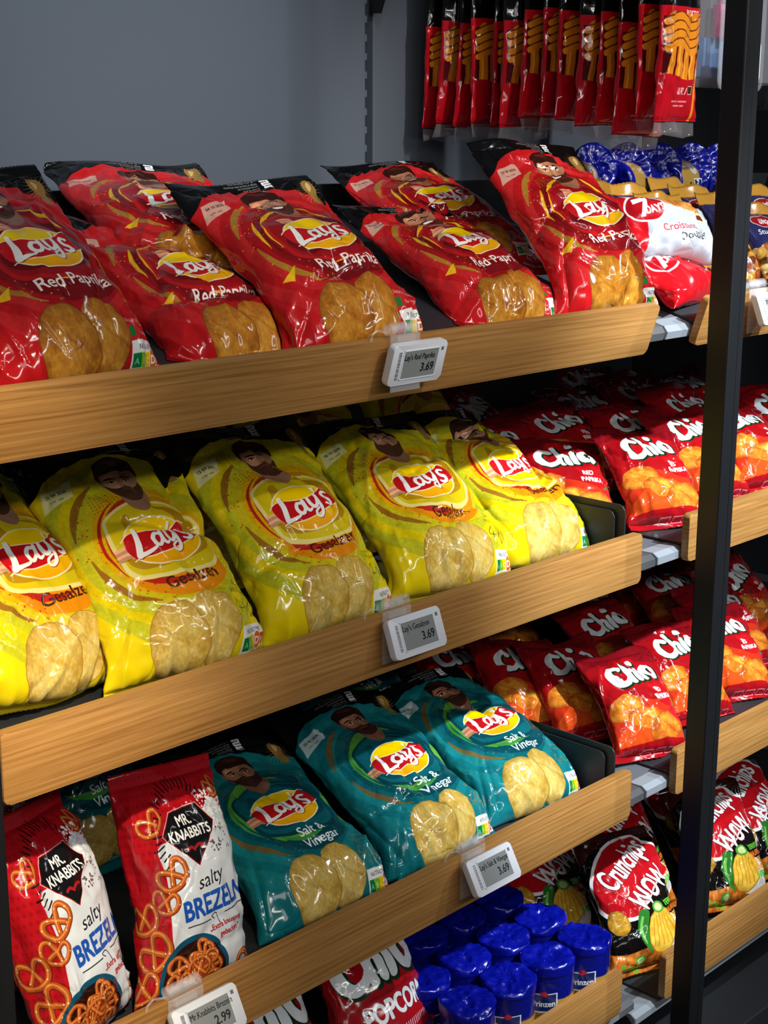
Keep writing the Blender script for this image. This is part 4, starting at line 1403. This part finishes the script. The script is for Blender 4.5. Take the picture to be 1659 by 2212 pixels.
for kind, di, P, T, seed, bend, curl, dents, grp, lab in BIG:
    mt = IM[kind, DT[kind][di]]
    ms = bag_meshes(0.212, 0.31, T * .88, 0.046, seed, bend * .3, curl, (0.012, 0.016), [mt], 24, dents, box=.32, wedge=.62, res=(104, 28, 124), tuck=1.1 if P[1] < 1.27 else .2)
    SHELF[{'red': 1, 'yellow': 2, 'teal': 3}[kind]].append(bag_object('crisp_bag', ms, P, lab, 'crisp bag', grp))

# pretzel bags: block-bottomed, standing
F_P = film_mat('printed_film_pretzel', art_pretzel().image('print_pretzel'), 0.11)
for P, seed, lab in (((0.826, 1.230, 0.607, 71, 20, -3), 41, 'front pretzel bag at the left edge beside the black post'),
                     ((0.962, 1.215, 0.607, 72, 2, -6), 42, 'pretzel bag standing nearest the teal crisp bags'),
                     ((0.812, 1.365, 0.607, 80, 6, 2), 43, 'pretzel bag behind the front one, only its red top showing')):
    ms = bag_meshes(0.168, 0.262, .080, 0.028, seed, .05, .12, (0.006, 0.018), [F_P], 16, ((.22, .55, 88, .12, .006, .005),), .55, box=.55, res=(76, 34, 88), fan=.86)
    SHELF[3].append(bag_object('pretzel_bag', ms, P, lab, 'pretzel bag', 'bags of salted pretzels'))

# small red crisp bags, right bay
F_C = film_mat('printed_film_small_red', art_chio().image('print_small_red'), 0.11)
CM = []
for i, (bend, curl) in enumerate(((.3, .3), (.1, .5), (.5, .1), (.2, -.2), (.4, .4))):
    CM.append(bag_meshes(0.160, 0.195, .050, 0.03, 60 + i, bend, curl, (0.010, 0.014), [F_C], 16, ((.3, .25, 60, .05, -.007, .006),) if i % 2 else ((.6, .45, 70, .07, .004, .005),), res=(64, 20, 66), rough=1.3, wedge=.45, box=.3))
UP = [
    (0, (1.922, 1.229, 0.974, 47, -14, -6), 'small red crisp bag in front, just left of the black post, upper pile'),
    (1, (1.785, 1.304, 0.972, 42, -23, -8), 'small red crisp bag with a white table on its side, beside the yellow bags'),
    (2, (1.8, 1.424, 0.984, 44, -15, 0), 'small red crisp bag behind the rightmost yellow bag'),
    (3, (1.965, 1.404, 0.994, 42, -11, 3), 'small red crisp bag in the second row above the front one left of the post'),
    (4, (2.075, 1.344, 0.984, 46, -17, 0), 'small red crisp bag wedged behind the front one left of the post'),
    (0, (2.115, 1.259, 0.976, 47, -7, -3), 'small red crisp bag half hidden by the black post, upper pile'),
    (2, (1.95, 1.549, 1.004, 48, 7, 14), 'shaded small red crisp bag tilted at the back wall, upper pile'),
    (1, (2.135, 1.504, 0.994, 42, -15, -4), 'shaded small red crisp bag in the middle of the back rows, upper pile'),
    (3, (2.295, 1.474, 0.999, 44, -8, 2), 'small red crisp bag behind the black post, topmost of the upper pile'),
    (4, (2.235, 1.604, 1.004, 52, -21, -8), 'small red crisp bag farthest back against the black wall, upper pile'),
    (0, (2.445, 1.474, 0.994, 44, -14, 4), 'small red crisp bag right of the post, back row of the upper pile'),
    (2, (2.265, 1.249, 0.976, 44, -9, -4), 'small red crisp bag right of the post with its crisps showing, upper pile'),
    (1, (2.405, 1.269, 0.979, 50, -17, 3), 'small red crisp bag at the right edge, front of the upper pile'),
    (3, (2.295, 1.374, 0.984, 46, -5, 0), 'small red crisp bag squeezed behind the two right of the post, upper pile'),
]
LO = [
    (2, (1.89, 1.219, 0.608, 50, -9, -8), 'small red crisp bag in front, brightly lit, left of the post in the lower pile'),
    (0, (1.88, 1.324, 0.61, 46, -13, -4), 'small red crisp bag directly behind the brightly lit one, lower pile'),
    (1, (2.085, 1.394, 0.614, 46, -11, 0), 'small red crisp bag peeping over the second one, lower pile'),
    (3, (1.765, 1.479, 0.612, 42, -19, -6), 'small red crisp bag nearest the teal bags, lower pile'),
    (4, (1.815, 1.394, 0.61, 48, -17, -8), 'narrow-looking small red crisp bag between two others, lower pile'),
    (2, (1.625, 1.604, 0.614, 42, -15, 0), 'small red crisp bag in deep shade above the black side panel'),
    (0, (2.255, 1.594, 0.634, 44, -8, -4), 'dim small red crisp bag far back under the shelf, lower pile'),
    (1, (2.195, 1.504, 0.619, 40, -15, 4), 'dim small red crisp bag in the middle of the back rows, lower pile'),
    (3, (2.425, 1.584, 0.634, 46, -5, 3), 'dim small red crisp bag at the back by the post, lower pile'),
    (4, (2.365, 1.454, 0.619, 42, -14, -6), 'small red crisp bag behind the post, second row of the lower pile'),
    (2, (2.025, 1.594, 0.629, 44, -7, 5), 'dim small red crisp bag at the back under the wooden front, lower pile'),
    (1, (2.07, 1.244, 0.609, 48, -7, -6), 'small red crisp bag half hidden by the post, front of the lower pile'),
    (0, (2.21, 1.249, 0.609, 46, -13, -8), 'small red crisp bag right of the post with its pepper showing, lower pile'),
    (3, (2.345, 1.314, 0.611, 46, -8, 0), 'small red crisp bag at the right edge, second from the front, lower pile'),
    (4, (2.585, 1.524, 0.634, 46, -17, 6), 'small red crisp bag at the right edge near the black wall, lower pile'),
    (2, (2.525, 1.384, 0.614, 52, -3, 10), 'crumpled dark red crisp bag at the right edge, lower pile'),
]
for L, g in ((UP, 'small red crisp bags, upper pile'), (LO, 'small red crisp bags, lower pile')):
    for i, P, lab in L:
        SHELF['r2' if L is UP else 'r3'].append(bag_object('small_crisp_bag', CM[i], P, lab, 'crisp bag', g))

# black crisp bags on the lowest right shelf
F_K = film_mat('printed_film_black', art_crunch().image('print_black'), 0.11)
KM = [bag_meshes(0.172, 0.235, .056, 0.034, 80 + i, .3, .25, (0.010, 0.014), [F_K], 16, ((.5, .4, 70, .09, .004, .005),), res=(70, 20, 70), rough=1.2, wedge=.4, box=.3) for i in range(3)]
for i, P, lab in [
    (0, (1.907, 1.219, 0.228, 58, -14, -3), 'black crisp bag in front, left of the post, beside the blue biscuit rolls'),
    (1, (2.042, 1.324, 0.232, 58, -8, -4), 'black crisp bag behind the front one, left of the post'),
    (2, (1.857, 1.369, 0.23, 48, -20, -4), 'black crisp bag lying behind the blue biscuit rolls'),
    (1, (2.182, 1.229, 0.228, 55, -18, -6), 'black crisp bag right of the post, against the wooden front'),
    (0, (2.342, 1.394, 0.232, 58, -2, 12), 'black crisp bag at the back right of the post, turned sideways'),
    (2, (2.352, 1.239, 0.228, 50, -14, 2), 'black crisp bag at the right edge, against the wooden front'),
    (2, (2.172, 1.444, 0.235, 60, -10, 2), 'black crisp bag at the back, hidden mostly by the post'),
    (0, (1.972, 1.484, 0.235, 56, -14, 4), 'dim black crisp bag at the back under the shelf edge'),
]:
    SHELF['r4'].append(bag_object('black_crisp_bag', KM[i], P, lab, 'crisp bag', 'black crisp bags'))

# popcorn bags, lowest left shelf
F_O = film_mat('printed_film_popcorn', art_popcorn().image('print_popcorn'), 0.11)
for P, seed, lab in (((1.333, 1.235, 0.258, 58, -4, -5), 91, 'purple popcorn bag beside the blue biscuit rolls'), ((1.140, 1.235, 0.258, 58, -2, -4), 92, 'purple popcorn bag left of the other, only its logo end in view')):
    ms = bag_meshes(0.185, 0.27, .07, 0.036, seed, .25, .2, (0.010, 0.014), [F_O], 16, (), res=(70, 24, 74))
    SHELF[4].append(bag_object('popcorn_bag', ms, P, lab, 'popcorn bag', 'purple popcorn bags'))

# ------------------------------------------------------------------ biscuit rolls
F_B = film_mat('printed_film_roll', art_roll().image('print_roll'), 0.2)
M_blue = bump(mat('blue_film', '060f8a', 0.24, spec=0.6), 60, 0.5, 0.003, 4.0)


def roll_meshes(r, h, seed):
    n, rows = 56, 14
    t = np.linspace(0, 2 * PI, n + 1)
    z = np.linspace(0, h, rows)
    w = (fbm(np.cos(t)[None] * 2 + 5 + z[:, None] * 20, np.sin(t)[None] * 2 + 5, seed) - .5) * .003
    w[:, -1] = w[:, 0]
    R_ = r + w
    V = np.stack([R_ * np.cos(t), R_ * np.sin(t), np.repeat(z[:, None], n + 1, 1)], -1)
    UVm = np.stack([np.repeat((t / (2 * PI))[None], rows, 0), np.repeat((z / h)[:, None], n + 1, 1)], -1)
    body = grid_mesh('roll', V, UVm, False, [F_B])
    q = np.linspace(0, 1, 18)
    rr = (r + .0012) * np.concatenate([[1.0, 1.012], np.linspace(1.0, 0.0, 16)])
    zz = np.concatenate([[-.012, -.001], .003 * np.sqrt(np.clip(1 - np.linspace(1, 0, 16) ** 8, 0, 1))])
    rad = rr[:, None] / r
    cr = -np.abs(fbm(rad * np.cos(t) * 2.4 + 9, rad * np.sin(t) * 2.4 + 9, seed + 4, 3) - .5) * .018 + (fbm(rad * np.cos(t) * 1.2 + 3, rad * np.sin(t) * 1.2 + 3, seed + 8) - .5) * .012
    cr += .0025 * np.abs(np.sin(t * 9 + seed + 3 * rad)) * rad
    fade = np.concatenate([[0, .35], np.ones(16)])[:, None]
    wob = 1 + (fbm(np.cos(t)[None] * 2 + 1, np.sin(t)[None] * 2 + 1, seed + 2) - .5) * .08 * fade
    cr[:, -1], wob[:, -1] = cr[:, 0], wob[:, 0]
    V2 = np.stack([rr[:, None] * wob * np.cos(t), rr[:, None] * wob * np.sin(t), h + zz[:, None] + cr * fade + .004], -1)
    top = grid_mesh('roll_top', V2, None, False, [M_blue])
    return body, top


RM = [roll_meshes(0.039, 0.122, 5 + i) for i in range(4)]


def roll(i, M4, lab, grp, ends=False):
    o = link('biscuit_roll', RM[i % 4][0])
    o.matrix_world = M4
    tag(o, lab, 'biscuit roll', grp)
    link('top_wrap', RM[i % 4][1], o)
    b = link('bottom_wrap', RM[(i + 1) % 4][1], o)
    b.matrix_local = Matrix.Translation((0, 0, 0.122)) @ Matrix.Rotation(PI, 4, 'X') if ends else Matrix.Translation((0, 0, 0.1145)) @ Matrix.Rotation(PI, 4, 'X') @ Matrix.Diagonal((1, 1, .9, 1))
    return o


cols = (('1st', 1.440), ('2nd', 1.5085), ('3rd', 1.5935), ('4th', 1.682))
for ci, X in enumerate((1.438, 1.524, 1.610, 1.696)):
    for ri, Y in enumerate((1.2155, 1.300, 1.385)):
        lab = 'blue-topped biscuit roll standing in the %s row, %s from the wooden tray end' % (('front', 'middle', 'back')[ri], ('fourth', 'third', 'second', 'first')[ci])
        a = random.Random(ci * 7 + ri).uniform(-.3, .3) - (0.9 if ri == 0 else .4)
        roll(ci * 3 + ri, Matrix.Translation((X, Y - .004 * ci, 0.2505 + 0.0085)) @ Matrix.Rotation(a, 4, 'Z'), lab, 'biscuit rolls standing on the lowest tray')


def lying(x, y, z, yaw, spin, pitch=0):
    return Matrix.Translation((x, y, z)) @ Matrix.Rotation(math.radians(yaw), 4, 'Z') @ Matrix.Rotation(math.radians(90 + pitch), 4, 'Y') @ Matrix.Rotation(math.radians(spin), 4, 'Z') @ Matrix.Translation((0, 0, -0.064))


def tipped(x, y, z):
    return Matrix.Translation((x, y, z)) @ Vector((-.45, -.75, .22)).normalized().to_track_quat('Z', 'X').to_matrix().to_4x4() @ Matrix.Translation((0, 0, -0.062))


for i, (M4, lab) in enumerate([
    (tipped(2.100, 1.560, 1.492), 'crumpled blue biscuit roll at the back left of the top shelf, end towards us'),
    (tipped(2.195, 1.560, 1.492), 'crumpled blue biscuit roll at the back, second from the left, end towards us'),
    (tipped(2.290, 1.560, 1.492), 'crumpled blue biscuit roll at the back, third from the left, end towards us'),
    (tipped(2.390, 1.560, 1.492), 'crumpled blue biscuit roll at the back, by the black post, end towards us'),
    (lying(2.045, 1.53, 1.480, 8, 200), 'gold-banded biscuit roll lying nearest the upright red crisp bag'),
    (lying(2.190, 1.525, 1.478, 10, 205), 'gold-banded biscuit roll lying behind the nut bags'),
    (lying(2.340, 1.525, 1.478, 6, 190), 'gold-banded biscuit roll lying by the post, behind the nut bags'),
    (tipped(2.49, 1.560, 1.492), 'crumpled blue biscuit roll at the back, right of the post, end towards us'),
]):
    roll(i, M4, lab, 'biscuit rolls lying on the top shelf', True)

# ------------------------------------------------------------------ nut bags and croissant packs, top shelf of the right bay
F_N = film_mat('printed_film_nuts', art_nut().image('print_nuts'), 0.22)
NMs = [bag_meshes(0.11, 0.19, .034, 0.014, 100 + i, .1, -.15, (0.008, 0.022), [F_N], 10, (), res=(48, 16, 50), rough=.8) for i in range(3)]
for i, P, lab in [
    (0, (1.965, 1.355, 1.332, 56, -6, -4), 'nut bag nearest the upright red crisp bag, half hidden'),
    (1, (2.045, 1.345, 1.329, 55, -4, -5), 'nut bag standing second from the upright red crisp bag'),
    (2, (2.085, 1.300, 1.316, 54, -6, -3), 'nut bag right behind the white croissant pack'),
    (0, (2.230, 1.370, 1.336, 54, 0, -2), 'rearmost nut bag left of the post'),
    (1, (2.215, 1.325, 1.324, 54, -4, -3), 'nut bag leaning just left of the post'),
    (2, (2.205, 1.275, 1.309, 56, -8, -6), 'front nut bag half behind the post'),
    (1, (2.250, 1.235, 1.302, 52, -6, -8), 'nut bag right of the post with its white lettering in view'),
    (0, (2.380, 1.300, 1.319, 56, -4, 0), 'nut bag right of the post, behind the lettered one'),
]:
    SHELF['r1'].append(bag_object('nut_bag', NMs[i], P, lab, 'nut bag', 'gold and navy nut bags'))
F_W = film_mat('printed_film_croissant', art_croissant(False).image('print_croissant'), 0.2)
F_D = film_mat('printed_film_croissant_red', art_croissant(True).image('print_croissant_red'), 0.18)
for mt, P, seed, lab in [
    (F_W, (1.922, 1.245, 1.372, 52, -6, -8), 111, 'white croissant pack lying on top, tip pointing right'),
    (F_W, (1.940, 1.235, 1.335, 30, 8, -6), 112, 'white croissant pack under the upper white one'),
    (F_D, (1.935, 1.205, 1.316, 34, 12, 2), 113, 'red croissant pack at the front, beside the wooden tray end')]:
    ms = bag_meshes(0.205, 0.125, .058, 0.022, seed, .1, 0, (0.010, 0.010), [mt], 14, (), res=(60, 20, 50))
    SHELF['r1'].insert(0, bag_object('croissant_pack', ms, P, lab, 'croissant pack', 'croissant packs'))

# soft contact between the bags, the trays and each other
UPZ = Vector((0, 0, 1))
for key, objs in SHELF.items():
    right = isinstance(key, str)
    lv = int(key[1]) if right else key
    z, zb, zt = (LVR if right else LV)[lv]
    fp, fn, lp, ln, top = Vector((0, 1.3, z + 0.0045)), UPZ, Vector((0, 1.172, z)), Vector((0, 1, 0)), zt
    if lv == 1:
        R3 = TILT.to_3x3()
        fp, fn, lp, ln, top = TILT @ fp, R3 @ fn, TILT @ lp, R3 @ ln, zt - 0.008
    order = sorted(objs, key=lambda o: {'croissant_pack': 1.0, 'croissant_pack.002': 1.01, 'croissant_pack.001': 1.02, 'croissant_pack.003': 1.03}.get(o.name, o.location.y))
    squash(order, fp, fn, lp, ln, top, None if right or lv in (1, 4) else 1.7145, 1.652 if lv == 1 else 1.688)

# ------------------------------------------------------------------ hanging fan goods
M_steel = mat('hook_steel', 'a8acb2', 0.25, 1.0)
F_H = film_mat('printed_film_pouch', art_hang().image('print_pouch'), 0.11)
M_film = mat('clear_film', (0.5, 0.45, 0.47), 0.08, spec=0.9, Alpha=0.12)
HM = []
for i in range(4):
    HM.append(bag_meshes(0.118, 0.40, .026, 0.014, 120 + i, .04, 0, (0.002, 0.03), [F_H], 14, ((.15 + .2 * i, .3, 85, .12, .006, .005), (.6, .5, 95, .16, -.005, .006)), .55, res=(52, 18, 80), rough=.9))


def peg(x, z, y0, lab):
    p = MB().tube((x, WY, z), (x, y0, z), 0.003, 10).tube((x, y0, z), (x, y0 - 0.004, z + 0.02), 0.003, 10).build('peg_hook', M_steel, None, True)
    tag(p, lab, 'hook', 'peg hooks on the back panel')
    MB().box(x - 0.012, x + 0.012, WY - 0.004, WY - 0.0002, z - 0.02, z + 0.02, 0.001).build('hook_plate', M_steel, p)


ZH = 1.985
peg(1.925, ZH, 1.20, 'long steel hook carrying the red and black fan pouches')
ORD = ['frontmost', 'second', 'third', 'fourth', 'fifth', 'sixth', 'seventh', 'eighth', 'ninth', 'tenth', 'eleventh', 'twelfth', 'thirteenth', 'fourteenth', 'rearmost']
g = random.Random(21)
NP = 14
for i in range(NP):
    y = 1.262 + i * 0.0345
    dz = (0.0, 0.004, -0.02)[i] if i < 3 else g.uniform(-.010, .008)
    lab = '%s red and black fan pouch on the hook, %s' % (ORD[i] if i < NP - 1 else 'rearmost', 'orange braid showing' if i < 1 else 'counted from the front')
    o = bag_object('fan_pouch', HM[i % 4], (1.925 + g.uniform(-.006, .006), y, 1.577 + dz, 90 + g.uniform(-1.5, 1.5), g.uniform(-5, 7) if i else 4, g.uniform(-1.5, 1.5)), lab, 'pouch', 'fan pouches on the hook')
    # clear unprinted hem below the print
    n = 30
    xs = np.linspace(-.057, .057, n)
    rows = [np.stack([xs * (1 + .02 * k), np.full(n, -.001 - .010 * k) - .003 * np.sin(xs * 60 + i) * k / 2, .003 * np.sin(xs * 110 + i * 2) * k], -1) for k in range(3)]
    back = [r + (0, 0, -.0006) for r in rows[::-1]]
    link('clear_hem', grid_mesh('hem', np.stack(rows + back), None, False, [M_film]), o)

M_blis = mat('clear_blister', (0.8, 0.84, 0.9), 0.05, spec=0.8, Alpha=0.13)
M_pink = mat('pink_plastic', 'd4508c', 0.35)
M_card = mat('blister_card_blue', '6f93c4', 0.5)
M_cardw = mat('blister_card_white', 'dfe6ee', 0.45)
M_foil = mat('black_foil', '0b0b0d', 0.18, spec=0.6)
peg(2.135, ZH, 1.24, 'long steel hook carrying the clear blister packs')
for i, y in enumerate((1.285, 1.340, 1.395)):
    c = empty('blister_pack', (2.135, y, 1.625 + .006 * i))
    tag(c, ('front clear blister pack holding a pink item, just left of the post', 'second clear blister pack, behind the front one', 'rearmost clear blister pack, next to the orange braids')[i], 'blister pack', 'clear blister packs')
    MB().prism(rrect(-.066, .066, 0, .36, .018), 'y', .000, .0012, 0.0).build('backing_card', M_blis, c)
    MB().prism(rrect(-.052, .052, .016, .075, .008), 'y', -.0022, -.0008, 0.0).build('printed_insert', M_card if i == 1 else M_cardw, c)
    sh = MB()
    outl = rrect(-.060, .060, .008, .27, .016, 6)
    n = len(outl)
    lay = [(1.06, 0.0), (1.0, -.002), (.98, -.022), (.93, -.028)]
    ctr = (0, .139)
    rings = [[sh.b.verts.new((ctr[0] + (q[0] - ctr[0]) * s_, d, ctr[1] + (q[1] - ctr[1]) * (1 + (s_ - 1) * .5))) for q in outl] for s_, d in lay]
    for k in range(3):
        for j in range(n):
            sh.b.faces.new((rings[k][j], rings[k][(j + 1) % n], rings[k + 1][(j + 1) % n], rings[k + 1][j]))
    sh.b.faces.new(rings[3])
    sh.build('clear_shell', M_blis, c, True)
    MB().box(-.012, .006, -.020, -.006, .075, .125, .003).tube((-.004, -.013, .125), (-.002, -.013, .165), .003, 10).tube((-.004, -.0205, .10), (-.004, -.0215, .10), .003, 12).build('pink_charm', M_pink, c, True)
    MB().tube((.018, -.012, .07), (.02, -.012, .15), .006, 14).build('silver_clip', M_steel, c, True)
peg(2.225, ZH, 1.30, 'long steel hook carrying the dark foil pouches and the pink pack')
for i, (x, y, z, lab) in enumerate(((2.215, 1.47, 1.575, 'black foil pouch hanging low behind the blister packs'), (2.225, 1.53, 1.582, 'black foil pouch hanging behind the other foil pouch'), (2.345, 1.36, 1.60, 'black foil pouch hanging right of the post'))):
    ms = bag_meshes(.12, .38, .02, .01, 140 + i, 0, 0, (.004, .02), [M_foil], 12, (), .5, res=(40, 14, 60))
    bag_object('foil_pouch', ms, (x, y, z, 90, 3, 0), lab, 'pouch', 'black foil pouches')
M_pinkf = mat('pink_film', 'c9789c', 0.22, spec=0.6)
ms = bag_meshes(.12, .36, .03, .01, 150, 0, 0, (.004, .02), [M_pinkf], 14, (), .5, res=(40, 14, 60))
bag_object('pink_pouch', ms, (2.285, 1.29, 1.69, 90, 3, 0), 'pink film pouch hanging right of the black post at the top edge', 'pouch', None)
peg(2.345, ZH, 1.30, 'long steel hook right of the post carrying a foil pouch')
